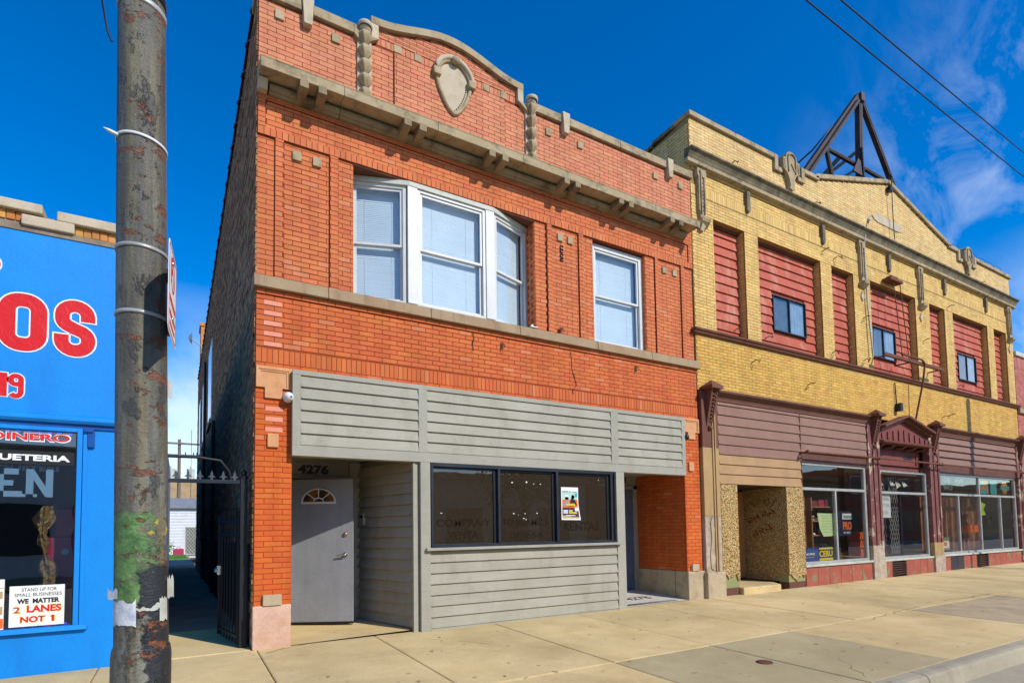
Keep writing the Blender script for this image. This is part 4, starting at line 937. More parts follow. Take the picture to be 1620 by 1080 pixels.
    while x < YX1:
        b = min(x+2.6, YX1+.07); q = MB(); q.prism_yz([(-.03, 5.185), (-.06, 5.20), (-.065, 5.225), (-.10, 5.25), (-.105, 5.285), (.17, 5.30), (.17, 5.19), (.0, 5.18)], x+.002, b-.002); part('ledge_moulding', q, MAT['maroon_paint'], B); x = b
    # main cornice
    x = YX0-.16
    while x < YX1+.1:
        b = min(x+2.2, YX1+.16)
        q = MB(); q.prism_yz([(.0, 8.575), (-.06, 8.585), (-.09, 8.60), (-.095, 8.655), (-.10, 8.67), (.0, 8.67)], x+.002, b-.002); part('cornice_fascia', q, MAT['stone'], B)
        q = MB(); q.prism_yz([(-.105, 8.672), (-.12, 8.72), (-.155, 8.78), (-.20, 8.81), (-.205, 8.84), (.0, 8.87), (.0, 8.672)], x+.002, b-.002); part('cornice_wash', q, MAT['stone_stain'], B); x = b
    # pendant pilasters
    for p in pil:
        q = MB(); q.prism_xz([(p-.13, 8.56), (p+.13, 8.56), (p+.13, 8.42), (p+.10, 8.38), (p+.10, 7.72), (p+.07, 7.64), (p+.07, 7.50), (p-.07, 7.50), (p-.07, 7.64), (p-.10, 7.72), (p-.10, 8.38), (p-.13, 8.42)], -.07, .03); pp = part('pendant_pilaster', q, MAT['stone'], B, bevel=.006)
        q = MB(); q.box(p-.06, p-.035, -.095, -.068, 7.62, 8.46); q.box(p+.035, p+.06, -.095, -.068, 7.62, 8.46); q.prism_xz([(p-.08, 8.50), (p+.08, 8.50), (p+.02, 8.36), (p-.02, 8.36)], -.10, -.068)
        for k in range(8): q.sphere((p, -.075, 7.70+k*.08), .02, 8)
        part('pilaster_carving', q, MAT['stone'], pp)
        q = MB(); q.prism_yz([(-.16, 7.50), (-.14, 7.44), (-.05, 7.36), (.02, 7.35), (.02, 7.50)], p-.12, p+.12); part('pilaster_foot', q, MAT['stone'], pp, bevel=.006)
        if p > 9: q = MB(); q.prism_xz([(p, 7.02), (p+.075, 7.14), (p, 7.28), (p-.075, 7.14)], -.03, .01); part('diamond_stone', q, MAT['stone_light'], B)
    for p in (9.58, 12.33, 15.34, 18.44, 21.22):
        q = MB(); q.prism_xz([(p-.055, 8.54), (p+.055, 8.54), (p+.055, 8.13), (p, 8.06), (p-.055, 8.13)], -.055, .02); part('pendant', q, MAT['stone_stain'], B, bevel=.004)
    # parapet coping, step by step
    def cop(x0, x1, z0, z1=None, d=.10, nm='coping_stone'):
        z1 = z0 if z1 is None else z1; q = MB(); 
        q.add([(x0, -.06, z0-d), (x1, -.06, z1-d), (x1, .4, z1-d), (x0, .4, z0-d), (x0, -.06, z0), (x1, -.06, z1), (x1, .4, z1), (x0, .4, z0)], [(0, 3, 2, 1), (4, 5, 6, 7), (0, 1, 5, 4), (1, 2, 6, 5), (2, 3, 7, 6), (3, 0, 4, 7)])
        part(nm, q, MAT['stone'], B, bevel=.008)
    cop(YX0-.03, 9.2, 9.70); cop(9.204, 10.53, 9.70); cop(20.62, 21.9, 9.70); cop(21.904, YX1+.05, 9.70)
    for a, b in ((10.534, 10.66), (11.53, 11.655), (19.40, 19.53), (20.49, 20.616)):
        q = MB(); q.box(a, b, -.06, .4, 9.34, 9.70); part('coping_step', q, MAT['stone'], B, bevel=.008)
    for a, b in ((10.664, 10.80), (11.39, 11.526), (19.534, 19.68), (20.36, 20.486)): cop(a, b, 9.44)
    cop(11.66, 12.24, 9.70); cop(18.82, 19.396, 9.70)
    def gz_(x): return 9.74+(3.4-abs(x-YC))/3.4*.91
    for a, b in ((12.12, 13.8), (13.804, YC), (YC+.003, 17.2), (17.204, 18.92)): cop(a, b, gz_(a), gz_(b), .11)
    for c in (11.09, 20.02):
        o = [(c-.30, 9.44), (c-.17, 9.36), (c-.09, 9.22), (c-.06, 9.08), (c-.10, 9.03), (c, 8.98), (c+.10, 9.03), (c+.06, 9.08), (c+.09, 9.22), (c+.17, 9.36), (c+.30, 9.44), (c+.30, 9.70), (c+.20, 9.72)]
        o += [(c+.20*math.cos(a), 9.72+.17*math.sin(a)) for a in [math.pi*i/10 for i in range(1, 10)]]+[(c-.20, 9.72), (c-.30, 9.70)]
        q = MB(); q.prism_xz(o, -.10, .35); ct = part('cartouche', q, MAT['stone'], B, bevel=.008)
        q = MB(); q.tube([(c-.13, -.11, 9.40), (c-.14, -.11, 9.70)]+[(c+.14*math.cos(a), -.11, 9.72+.11*math.sin(a)) for a in [math.pi*(1-i/8) for i in range(9)]]+[(c+.14, -.11, 9.70), (c+.13, -.11, 9.40)], .022, 6); q.bar((c-.02, -.11, 9.60), (c+.1, -.11, 9.45), .03, .02, up=(0, 1, 0)); q.box(c-.26, c-.23, -.115, -.09, 9.45, 9.66); q.box(c+.23, c+.26, -.115, -.09, 9.45, 9.66); part('cartouche_carving', q, MAT['stone'], ct)
    q = MB(); q.prism_xz([(14.62, 9.44), (14.75, 9.36), (14.9, 9.32), (15.95, 9.32), (16.1, 9.36), (16.22, 9.44), (16.1, 9.52), (15.95, 9.56), (14.9, 9.56), (14.75, 9.52)], -.02, .02); part('name_plaque', q, MAT['stone_light'], B, bevel=.005)
    # ---- maroon shopfront
    P = [(7.875, 8.335), (13.79, 14.33), (16.88, 17.43), (22.76, 23.20)]
    q = MB(); q.box(8.33, 13.8, -.01, .06, 2.84, 4.05); q.box(8.33, 11.05, -.01, .06, 2.24, 2.84); q.box(17.43, 22.76, -.01, .06, 2.84, 4.05); q.box(14.3, 16.9, .22, .3, 2.7, 4.2); sf = part('shopfront', q, MAT['maroon_dark'], B)
    def sb(x0, x1, z0, z1, m, y=-.03): 
        q = MB(); q.prism_yz([(y-.018, z0+.004), (y+.02, z0+.004), (y+.02, z1), (y+.006, z1)][::-1], x0+.002, x1-.002); part('siding_board', q, MAT[m], sf)
    zl = [3.93]+[3.827-.1966*i for i in range(9)]
    for i in range(9): sb(8.37, 11.055, zl[i+1], zl[i], 'mauve_board' if i < 6 else 'tan_board')
    for i in range(5): sb(11.062, 13.76, zl[i+1], zl[i], 'mauve_board')
    q = MB(); q.box(11.062, 13.76, -.02, .03, 2.83, 2.845); part('head_strip', q, MAT['maroon_dark'], sf)
    for i in range(5): sb(17.47, 22.72, zl[i+1]+.04, zl[i]+.0, 'mauve_board')
    q = MB(); q.box(11.05, 11.066, -.048, -.02, 2.26, 3.93); part('seam_strip', q, MAT['maroon_dark'], sf)
    for a, b in ((8.30, 13.80), (17.43, 22.80)):
        q = MB(); q.prism_yz([(.0, 3.93), (-.05, 3.935), (-.06, 3.98), (-.10, 4.01), (-.155, 4.05), (-.16, 4.09), (-.02, 4.105), (.0, 4.10)], a, b); part('top_moulding', q, MAT['maroon_dark'], sf)
        q = MB(); q.box(a, b, -.055, .0, 3.90, 3.932); part('top_fillet', q, MAT['maroon_paint'], sf)
    for a in (17.43, 22.72): q = MB(); q.box(a, a+.04, -.05, 0, 2.85, 3.92); part('side_trim', q, MAT['maroon_paint'], sf)
    for i, (a, b) in enumerate(P):
        c = (a+b)/2
        if i == 0:
            q = MB(); q.box(a, b, -.07, .1, 2.95, 4.05); pr = part('pier', q, MAT['maroon_paint'], B, bevel=.006)
            q = MB(); q.box(a, b, -.07, .1, 1.62, 2.948); part('pier_shaft', q, MAT['pier_tan'], pr, bevel=.006)
            q = MB(); q.box(a, b, -.068, .1, .55, 1.618); part('pier_foot', q, MAT['peeled'], pr, bevel=.006)
            q = MB(); q.box(a+.26, a+.29, -.09, -.06, .56, 3.9); q.box(a+.33, a+.36, -.09, -.06, .56, 3.9); part('pier_reed', q, MAT['pier_tan'], pr)
            q = MB(); q.prism_xz([(a+.12, .62), (a+.2, .58), (a+.24, .8), (a+.21, 1.1), (a+.24, 1.35), (a+.2, 1.62), (a+.14, 1.5), (a+.16, 1.2), (a+.11, .9)], -.085, -.065); part('peeled_patch', q, MAT['base_stone'], pr)
            q = MB(); q.box(a-.03, b+.02, -.12, .1, -.2, .55); part('pier_plinth', q, MAT['base_stone'], pr, bevel=.015)
        else:
            q = MB(); q.box(a, b, -.06, .12, .9 if i < 3 else -.1, 4.05); q.box(a+.17, a+.21, -.085, -.05, .9, 3.3); q.box(b-.15, b-.11, -.085, -.05, .9, 3.3); pr = part('pier', q, MAT['pier_peel'], B, bevel=.006)
            if i < 3:
                q = MB(); q.box(a+.01, b-.01, -.065, .12, .55, .9); part('pier_foot', q, MAT['pier_tan' if i == 2 else 'peeled'], pr, bevel=.01)
                q = MB(); q.box(a-.01, b+.01, -.08, .12, -.1, .55); part('pier_plinth', q, MAT['peeled'], pr, bevel=.015)
        # cap and openwork bracket
        cc = c+(.0 if i else -.02)
        q = MB(); q.prism_xy([(cc-.16, -.30), (cc+.16, -.30), (cc+.16, .0), (cc-.16, .0)], 4.07, 4.13)
        q.add([(cc-.16, -.30, 4.13), (cc+.16, -.30, 4.13), (cc+.16, 0, 4.13), (cc-.16, 0, 4.13), (cc, -.15, 4.26)], [(0, 1, 4), (1, 2, 4), (2, 3, 4), (3, 0, 4)]); part('pier_cap', q, MAT['maroon_paint'], pr)
        q = MB(); q.prism_yz([(-.24, 4.07), (-.07, 3.35), (-.06, 3.35), (-.06, 4.07)], cc-.09, cc-.06); q.prism_yz([(-.24, 4.07), (-.07, 3.35), (-.06, 3.35), (-.06, 4.07)], cc+.06, cc+.09)
        for k in range(9): z = 3.45+k*.07; y = -.08-.15*(k/9); q.bar((cc-.06, y, z), (cc+.06, y, z+.06), .02, .02); q.bar((cc+.06, y, z), (cc-.06, y, z+.06), .02, .02)
        q.sphere((cc, -.08, 3.33), .055, 8); part('pier_bracket', q, MAT['maroon_paint'], pr)
    # centre pediment over the door bay
    q = MB(); xa, xb, xm = 14.33, 16.88, 15.50
    tri = [(xa, 3.50), (xb, 3.50), (xb, 3.80), (xm, 4.13), (xa, 3.80)]; q.prism_xz(tri, -.04, .06); pd = part('pediment', q, MAT['maroon_red'], B)
    for (x0, z0, x1, z1) in ((xa-.02, 3.86, xm, 4.21), (xm, 4.21, xb+.02, 3.86)):
        q = MB(); q.bar((x0, -.12, z0), (x1, -.12, z1), .24, .05, up=(0, 0, 1)); q.bar((x0, -.075, z0-.07), (x1, -.075, z1-.07), .12, .07, up=(0, 0, 1)); part('raking_moulding', q, MAT['maroon_paint'], pd)
    for k in range(9):
        x = xa+.18+k*.275; h = 3.62+.20*(1-abs(x-xm)/1.25); q = MB(); q.box(x-.035, x+.035, -.065, -.035, 3.58, h+.06); part('triglyph', q, MAT['maroon_red'], pd)
    q = MB(); q.prism_yz([(-.04, 3.46), (-.16, 3.475), (-.17, 3.51), (-.05, 3.54), (.05, 3.54), (.05, 3.46)], xa, xb); part('pediment_ledge', q, MAT['maroon_paint'], pd)
    for k in range(5): x = xa+.14+k*.54; q = MB(); q.tube([(x, .2, 3.40), (x, -.02, 3.40), (x, -.08, 3.43), (x, -.06, 3.455)], .04, 8); part('dentil_bracket', q, MAT['maroon_dark'], pd)
    q = MB(); q.box(xa, xb-.0, .18, .24, 2.82, 3.46); q.box(xa+.05, xb-.2, .155, .19, 3.30, 3.34); q.box(xa+.05, xb-.2, .155, .19, 2.94, 2.98); q.box(xb-.25, xb-.2, .155, .19, 2.98, 3.30); tp = part('number_panel', q, MAT['maroon_red'], B)
    q = MB(); text_into(q, '97', 14.62, 14.86, 3.10, 3.26, .172, bold=.01); text_into(q, '4280', 16.0, 16.42, 3.10, 3.26, .172, bold=.03); part('house_number', q, MAT['black_metal'], tp)
    # shop windows
    def shopwin(x0, x1, z0, z1, zt, top, low, y=.05, fr='aluminium'):
        q = MB(); e = .055
        q.box(x0, x1, y-.03, y+.05, z1-e, z1); q.box(x0, x1, y-.03, y+.05, z0, z0+e); q.box(x0, x0+e, y-.03, y+.05, z0+e, z1-e); q.box(x1-e*1.6, x1, y-.03, y+.05, z0+e, z1-e); q.box(x0+e, x1-e*1.6, y-.035, y+.05, zt-.03, zt+.03)
        W = part('shop_window', q, MAT[fr], B, bevel=.004)
        def bay(xs, a, b):
            xs = [x0+e]+xs+[x1-e*1.6]
            for m in xs[1:-1]: q = MB(); q.box(m-.028, m+.028, y-.03, y+.05, a, b); part('mullion', q, MAT[fr], W, bevel=.003)
            for p, r_ in zip(xs[:-1], xs[1:]):
                q = MB(); q.box(p+(.028 if p != xs[0] else 0), r_-(.028 if r_ != xs[-1] else 0), y+.005, y+.011, a, b); part('pane', q, MAT['glass_shop'], W)
        bay(top, zt+.03, z1-e); bay(low, z0+e, zt-.03)
        q = MB(); q.box(x0-.03, x1+.03, y-.12, y+.06, z0-.05, z0-.002); part('window_sill', q, MAT['white_gray'], W, bevel=.005)
        return W
    shopwin(11.07, 13.77, .545, 2.825, 2.235, [], [12.44]); shopwin(14.34, 16.87, .535, 2.80, 2.22, [], [], .07); shopwin(17.45, 22.74, .55, 2.83, 2.235, [20.07], [18.68, 20.09, 21.53])
    q = MB(); q.box(15.50, 15.56, .09, .14, .59, 2.19); part('door_stile', q, MAT['black_metal'], B)
    # bulkhead tiles
    def tiles(x0, x1, n, z1=.49, dark=(), vent=None):
        w_ = (x1-x0)/n
        for i in range(n):
            a, b = x0+i*w_, x0+(i+1)*w_
            if vent and vent[0] <= i < vent[1]:
                if i == vent[0]:
                    q = MB(); c, d = a+.02, x0+vent[1]*w_-.02; q.box(c, d, .02, .06, .1, z1-.02); vt = part('vent', q, MAT['black_metal'], B)
                    q = MB()
                    for k in range(6): q.bar((c, -.01, .15+k*.055), (d, -.01, .15+k*.055), .04, .012)
                    q.box(c-.02, c+.01, -.03, .05, .1, z1-.01); q.box(d-.01, d+.02, -.03, .05, .1, z1-.01); part('louvre', q, MAT['maroon_dark'], vt)
                continue
            q = MB(); q.box(a+.004, b-.004, -.03, .06, -.1, z1); part('bulkhead_tile', q, MAT['bulk_dark'] if i in dark else MAT['bulk_tile'], B, bevel=.006)
    tiles(11.08, 13.78, 6); tiles(14.34, 16.87, 7, vent=(1, 3)); tiles(17.44, 22.75, 13, dark=(1, 2), vent=(5, 7))
    q = MB(); q.box(11.0, 22.9, .06, .2, -.3, .48); part('bulkhead', q, MAT['maroon_dark'], B)
    # pebble-dashed entrance
    def jag(x0, x1, zb, zt, y0, y1, seed):
        r_ = random.Random(seed); n = 9; pl = [(x0, zt)]
        for i in range(n+1): pl.append((x0+(x1-x0)*i/n, zb+r_.uniform(-.09, .10)))
        pl.append((x1, zt)); q = MB(); q.prism_xz(pl, y0, y1); return q
    part('pebble_pier', jag(8.365, 8.86, .42, 2.245, -.05, .2, 1), MAT['pebble'], B); part('pebble_pier', jag(10.46, 11.06, .30, 2.245, -.05, .2, 6), MAT['pebble'], B)
    for x0, x1 in ((8.37, 8.855), (10.465, 11.05)):
        q = MB(); q.box(x0, x1, -.025, .2, .20, .6); part('green_base', q, MAT['p_olive'], B); q = MB(); q.box(x0, x1, -.03, .2, -.1, .205); part('maroon_base', q, MAT['maroon_dark'], B)
    q = MB(); q.box(10.46, 10.7, .2, 1.1, .22, 2.4); pw = part('pebble_return_wall', q, MAT['pebble'], B)
    G = MB(); fY = lambda p: Vector((10.455, p.x, p.z))
    def scr(pts, wd): G.tube([(10.455, y, z) for y, z in pts], wd, 5)
    rg = random.Random(4)
    for (y0, z0) in ((.25, 1.72), (.42, 1.68), (.60, 1.60), (.78, 1.55), (.34, 1.38), (.5, 1.3), (.66, 1.25)): scr([(y0+rg.uniform(-.05, .05), z0+rg.uniform(-.05, .05)), (y0+.08, z0+.07), (y0+.02, z0-.05), (y0+.13, z0+rg.uniform(-.05, .03)), (y0+.1, z0-.09)], .013)
    o = part('spray_tag', G, MAT['graffiti'], pw); o['kind'] = 'stuff'
    G = MB(); scr([(.38, 2.02), (.5, 1.98), (.45, 1.85), (.36, 1.9), (.38, 2.02)], .008); scr([(.6, 2.05), (.72, 1.86), (.85, 1.95)], .008); scr([(.2, 2.0), (.3, 1.85)], .008); part('dark_tag', G, MAT['graffiti_black'], pw)
    q = MB(); q.box(8.6, 10.6, 1.05, 1.15, .1, 2.5); q.box(8.70, 8.865, .2, 1.1, .1, 2.4); q.box(8.4, 11.05, .05, 1.2, 2.245, 2.4); part('entrance_shell', q, MAT['dark_room'], B)
    q = MB(); q.box(9.55, 10.42, 1.0, 1.05, .25, 2.2); part('entrance_door', q, MAT['shelf_wood'], B)
    q = MB(); q.prism_xy([(8.86, -.12), (10.05, -.12), (10.40, .3), (10.45, 1.05), (8.86, 1.05)], -.1, .20); part('entrance_step', q, MAT['concrete'], B, bevel=.02)
    # rod, sign brackets, pipes on the front
    q = MB(); q.tube([(11.02, -.20, 3.02), (13.8, -.22, 3.03), (17.2, -.24, 3.02), (23.3, -.26, 3.0)], .022, 8)
    for x in (11.02, 13.95, 17.2, 23.0): q.bar((x, -.24, 3.02), (x, .0, 3.0), .03, .03); q.sphere((x, -.22, 3.02), .045, 8)
    part('awning_rod', q, MAT['rust'], B)
    q = MB(); q.box(14.28, 17.35, -.32, -.26, 5.61, 5.635); q.box(14.28, 17.35, -.32, -.305, 5.635, 5.69)
    for x in (14.35, 15.6, 17.2): q.bar((x, -.3, 5.62), (x, .1, 5.62), .03, .03)
    for x in (15.22, 15.55): q.tube([(x, -.28, 5.7), (x, -.16, 7.75)], .012, 6)
    q.box(14.95, 15.6, -.22, -.02, 7.74, 7.80); q.box(15.15, 15.45, -.16, -.02, 7.8, 7.9); part('sign_bracket', q, MAT['rust'], B)
    q = MB(); q.tube([(15.1, -.32, 5.75), (16.1, -.34, 5.74), (16.25, -.34, 5.66), (16.2, -.3, 5.2), (16.12, -.18, 4.5), (16.1, -.1, 4.1)], .025, 8); part('rusty_conduit', q, MAT['rust'], B)
    q = MB(); q.tube([(14.2, -.12, 9.05), (14.12, -.2, 9.15), (14.02, -.2, 9.05), (14.06, -.14, 8.9), (14.08, -.06, 8.5), (14.12, -.05, 7.0), (14.2, -.08, 5.62)], .022, 8); part('service_conduit', q, MAT['aluminium'], B)
    q = MB(); q.tube([(15.5, -.12, 10.72), (15.51, -.1, 9.9), (15.55, -.09, 9.0)], .012, 6); q.box(15.42, 15.58, -.12, -.02, 10.3, 10.42); q.sphere((15.5, -.1, 10.7), .05, 8); part('cable_drop', q, MAT['black_metal'], B); q = MB(); q.tube([(15.3, -.03, 5.1), (15.34, -.03, 4.4)], .015, 6); q.box(15.3, 15.42, -.14, -.01, 4.35, 4.55); part('cable_box', q, MAT['black_metal'], B)
    for x, z in ((9.0, 5.42), (10.0, 5.42), (13.9, 5.5), (14.0, 6.6), (17.05, 6.5), (12.3, 7.9), (18.6, 7.75), (12.55, 5.5), (18.3, 4.5), (17.9, 4.42), (9.1, 9.0), (12.0, 8.95), (20.9, 8.95), (12.8, 7.85), (9.55, 4.85), (11.5, 4.6), (19.0, 5.45)):
        q = MB(); r_ = random.Random(int(x*100)); q.tube([(x, .0, z), (x, -.1, z+.03), (x+r_.uniform(-.1, .1), -.16, z-.05+r_.uniform(-.05, .1)), (x+.1, -.12, z+.05)], .011, 5); part('iron_hook', q, MAT['rust'], B)
    # shop interior
    q = MB(); X0, X1, Y0, Y1, Z0, Z1 = 11.07, 22.9, .12, 5, .52, 2.95
    q.add([(X0, Y0, Z0), (X1, Y0, Z0), (X1, Y1, Z0), (X0, Y1, Z0), (X0, Y0, Z1), (X1, Y0, Z1), (X1, Y1, Z1), (X0, Y1, Z1)], [(0, 1, 2, 3), (7, 6, 5, 4), (1, 5, 6, 2), (2, 6, 7, 3), (3, 7, 4, 0)]); part('shop_room', q, [MAT['shop_wall']], B)
    return B
YEL = build_yellow()

def shop_contents():
    # curtains, shelves, goods and signs behind the shop windows
    def drape(x0, x1, z0, z1, y, label):
        q = MB(); n = int((x1-x0)/.03)
        f = lambda k: y+.03*math.sin(k*1.1)+.012*math.sin(k*2.7)
        for k in range(n): a, b = x0+(x1-x0)*k/n, x0+(x1-x0)*(k+1)/n; q.add([(a, f(k), z0), (b, f(k+1), z0), (b, f(k+1), z1), (a, f(k), z1)], [(0, 1, 2, 3)])
        tag(part('drape', q, MAT['drape']), label, 'curtain', 'brown drapes in the shop windows')
    drape(17.6, 18.6, .6, 2.2, .55, 'brown drape behind the pane nearest the centre pier'); drape(18.8, 20.0, .6, 2.2, .55, 'brown drape behind the second right-hand shop pane'); drape(20.2, 21.4, .6, 2.2, .55, 'brown drape behind the third right-hand shop pane')
    for k, (x0, x1, lb) in enumerate(((11.2, 12.3, 'wooden display shelf of shoes behind the green handwritten note'), (12.55, 13.6, 'wooden display shelf of shoes behind the hanging black sign'))):
        s = thing('display_shelf', lb, 'shelf', (x0, .9, .52), 'shoe display shelves')
        q = MB(); q.box(x0, x0+.04, .7, 1.2, .52, 2.1); q.box(x1-.04, x1, .7, 1.2, .52, 2.1); part('side_panel', q, MAT['shelf_wood'], s)
        for z in (.8, 1.15, 1.5, 1.85):
            q = MB(); q.box(x0+.04, x1-.04, .7, 1.2, z, z+.03); part('shelf_board', q, MAT['shelf_wood'], s)
        rr = random.Random(k+3); n = 0
        for z in (.83, 1.18, 1.53):
            for i in range(4):
                x = x0+.1+i*.24; 
                q = MB(); q.prism_yz([(.72, z+.002), (1.0, z+.002), (1.0, z+.12), (.90, z+.13), (.84, z+.06), (.74, z+.045)][::-1], x, x+.09)
                tag(part('shoe', q, MAT[rr.choice(['p_tan', 'p_brown', 'p_orange', 'p_cream', 'p_black'])], bevel=.012), 'small shoe on the '+{.83: 'lowest', 1.18: 'middle', 1.53: 'upper'}[z]+' board of the display shelf behind the '+('green note' if k == 0 else 'hanging black sign'), 'shoe', 'shoes on the display shelves')
        for i in range(3):
            q = MB(); q.box(x0+.1+i*.3, x0+.36+i*.3, .75, 1.1, 1.882, 2.02+.02*i); tag(part('shoe_box', q, MAT['p_pink' if i % 2 else 'maroon_red'], bevel=.004), ('first', 'second', 'third')[i]+' maroon box on top of the display shelf behind the '+('green note' if k == 0 else 'hanging black sign'), 'box', 'boxes on the display shelves')
    # hanging sign box
    s = thing('hanging_sign', 'black box sign with white panel and orange letters hanging in the shop window', 'sign', (13.3, .4, 1.13))
    q = MB(); q.box(13.0, 13.62, .30, .55, 1.14, 1.74); part('case', q, MAT['p_navy'], s, bevel=.006)
    q = MB(); q.box(13.16, 13.58, .297, .30, 1.55, 1.69, 0); text_into(q, 'Timberland', 13.18, 13.56, 1.57, 1.67, .294, 1, .0); text_into(q, 'PRO', 13.17, 13.55, 1.29, 1.49, .296, 2, .05); text_into(q, 'PRO SERIES', 13.19, 13.48, 1.20, 1.245, .296, 0, .01); part('lettering', q, [MAT['p_white'], MAT['p_black'], MAT['p_orange']], s)
    q = MB(); q.tube([(13.15, .42, 1.74), (13.1, .42, 2.2)], .005, 4); q.tube([(13.45, .42, 1.74), (13.5, .42, 2.2)], .005, 4); part('cord', q, MAT['wire'], s)
    # notes and posters
    n = thing('handwritten_note', 'pale green handwritten sheet taped inside the shop window', 'note', (12.1, .2, 1.16))
    q = MB(); q.prism_xz([(11.80, 1.69), (12.45, 1.68), (12.46, 1.16), (12.02, 1.15), (11.88, 1.32)], .098, .102); part('sheet', q, MAT['p_green'], n)
    q2 = MB(); rr = random.Random(1)
    for i in range(7):
        z = 1.63-i*.062; x = 11.92+rr.uniform(0, .08)
        while x < 12.38: w = rr.uniform(.02, .07); q2.tube([(x, .095, z), (x+w*.5, .095, z+rr.uniform(-.012, .018)), (x+w, .095, z+rr.uniform(-.01, .01))], .0035, 4); x += w+.02
    part('handwriting', q2, MAT['p_olive'], n)
    c = thing('window_poster', 'blue sheet and yellow-lettered black sheet standing low in the shop window', 'poster', (11.8, .2, .6))
    q = MB(); q.box(11.19, 11.78, .092, .098, .60, .91, 0); q.box(11.785, 12.36, .092, .098, .60, .91, 1); q.box(11.80, 12.34, .090, .092, .61, .66, 2); q.box(11.80, 12.34, .090, .092, .86, .90, 2); text_into(q, 'CEBU', 11.80, 12.32, .69, .83, .089, 2, .03); text_into(q, 'SHOPPER', 11.24, 11.64, .74, .79, .089, 3, .02); q.box(11.3, 11.6, .0885, .0895, .69, .695, 3); part('sheet', q, [MAT['p_blue'], MAT['p_navy'], MAT['p_yellow'], MAT['p_white']], c)
    c = thing('parking_notice', 'white PARKING NOT IN BACK paper taped in the door bay window', 'notice', (14.8, .2, 1.6))
    q = MB(); q.box(14.42, 15.06, .112, .117, 1.58, 2.18, 0); text_into(q, 'PARKING', 14.38, 15.0, 2.02, 2.11, .11, 1, .0); text_into(q, 'NOT IN', 14.46, 14.98, 1.85, 1.94, .11, 1, .0); text_into(q, 'BACK', 14.5, 14.92, 1.67, 1.76, .11, 1, .0); part('sheet', q, [MAT['p_white'], MAT['p_gray']], c)
    # folding security grille
    g = thing('folding_grille', 'folded diamond security grille behind the centre shop window', 'grille', (15.5, .4, .55))
    for x0, x1 in ((14.5, 15.44), (15.62, 16.1)):
        nx = max(2, int((x1-x0)/.115)); dx = (x1-x0)/nx
        for i in range(nx):
            q = MB(); z = .62
            while z < 2.6: q.bar((x0+i*dx, .42, z), (x0+(i+1)*dx, .42, z+.24), .018, .006, up=(0, 1, 0)); q.bar((x0+(i+1)*dx, .43, z), (x0+i*dx, .43, z+.24), .018, .006, up=(0, 1, 0)); z += .24
            part('lattice', q, MAT['aluminium'], g)
    k = 0
    for z, lv in ((.58, 'bottom'), (.80, 'middle'), (1.02, 'top')):
        for x, sd_ in ((14.75, 'under the parking notice'), (15.05, 'beside the dark door stile')):
            q = MB(); q.box(x, x+.28, .75, 1.05, z, z+.19); tag(part('goods_box', q, MAT['p_orange'], bevel=.005), 'orange-red cardboard box, '+lv+' of the stack behind the folding grille '+sd_, 'box', 'orange boxes behind the grille')
    q = MB(); q.sphere((15.75, .6, 1.85), .16, 10, (1, .6, 1.1)); tag(part('balloon', q, MAT['p_lime']), 'lime green plastic float hanging behind the centre shop window', 'decoration')
    for i, (x, a) in enumerate(((14.6, .2), (14.85, -.3), (15.45, .5), (15.75, -.2), (16.1, .3))):
        q = MB(); q.add([(x, .3, 2.55), (x+.18, .35, 2.58), (x+.08, .3, 2.38+a*.1), (x+.2, .25, 2.45)], [(0, 2, 1), (1, 2, 3)]); tag(part('paper_pennant', q, MAT['p_cream']), ('first', 'second', 'third', 'fourth', 'fifth')[i]+' cream paper pennant in the row atop the centre shop window', 'pennant', 'paper pennants')
    # stickers in the transom
    q = MB(); text_into(q, 'DE   AW', 17.95, 19.2, 2.58, 2.72, .075, 0, .03); text_into(q, 'WO', 17.9, 18.45, 2.36, 2.50, .075, 0, .02); tag(part('transom_lettering', q, MAT['p_gray']), 'faded white letters DE AW and WO on the transom glass', 'lettering')
    q = MB(); q.box(20.25, 20.85, .073, .077, 2.30, 2.74, 0); q.box(20.33, 20.78, .071, .073, 2.60, 2.70, 1); q.prism_xz([(20.27, 2.32), (20.45, 2.45), (20.65, 2.46), (20.83, 2.32), (20.83, 2.45), (20.66, 2.56), (20.42, 2.55), (20.27, 2.44)], .071, .073, 2); tag(part('transom_poster', q, [MAT['p_teal'], MAT['p_yellow'], MAT['p_orange']]), 'teal sticker with yellow panel and orange arc on transom glass', 'sticker')
    q = MB(); q.box(21.0, 21.45, .073, .077, 2.30, 2.74); tag(part('transom_sheet', q, MAT['p_teal']), 'plain faded teal sheet in the middle of the transom', 'sticker')
    q = MB(); q.lathe((22.05, .075, 2.53), [(0, 0), (.22, 0), (.22, .004)], 24, 0, axis='Y'); q.lathe((22.05, .072, 2.53), [(.11, 0), (.17, 0)], 24, 1, axis='Y'); q.box(21.72, 22.38, .064, .07, 2.46, 2.58, 2); tag(part('round_sticker', q, [MAT['p_yellow'], MAT['p_orange'], MAT['p_teal']]), 'round yellow and orange emblem with a grey bar on transom glass', 'sticker')
    q = MB(); q.lathe((17.62, .075, 2.5), [(0, 0), (.1, 0)], 16, axis='Y'); tag(part('small_sticker', q, MAT['p_yellow']), 'small yellow round sticker at the left end of the transom', 'sticker')
    q = MB(); q.prism_xz([(20.3, 1.62), (20.75, 1.66), (20.6, 1.83), (20.78, 1.98), (20.35, 2.08), (20.28, 1.8)], .14, .15); tag(part('lime_placard', q, MAT['p_lime']), 'lime green starburst placard in the third right-hand shop pane', 'sign')
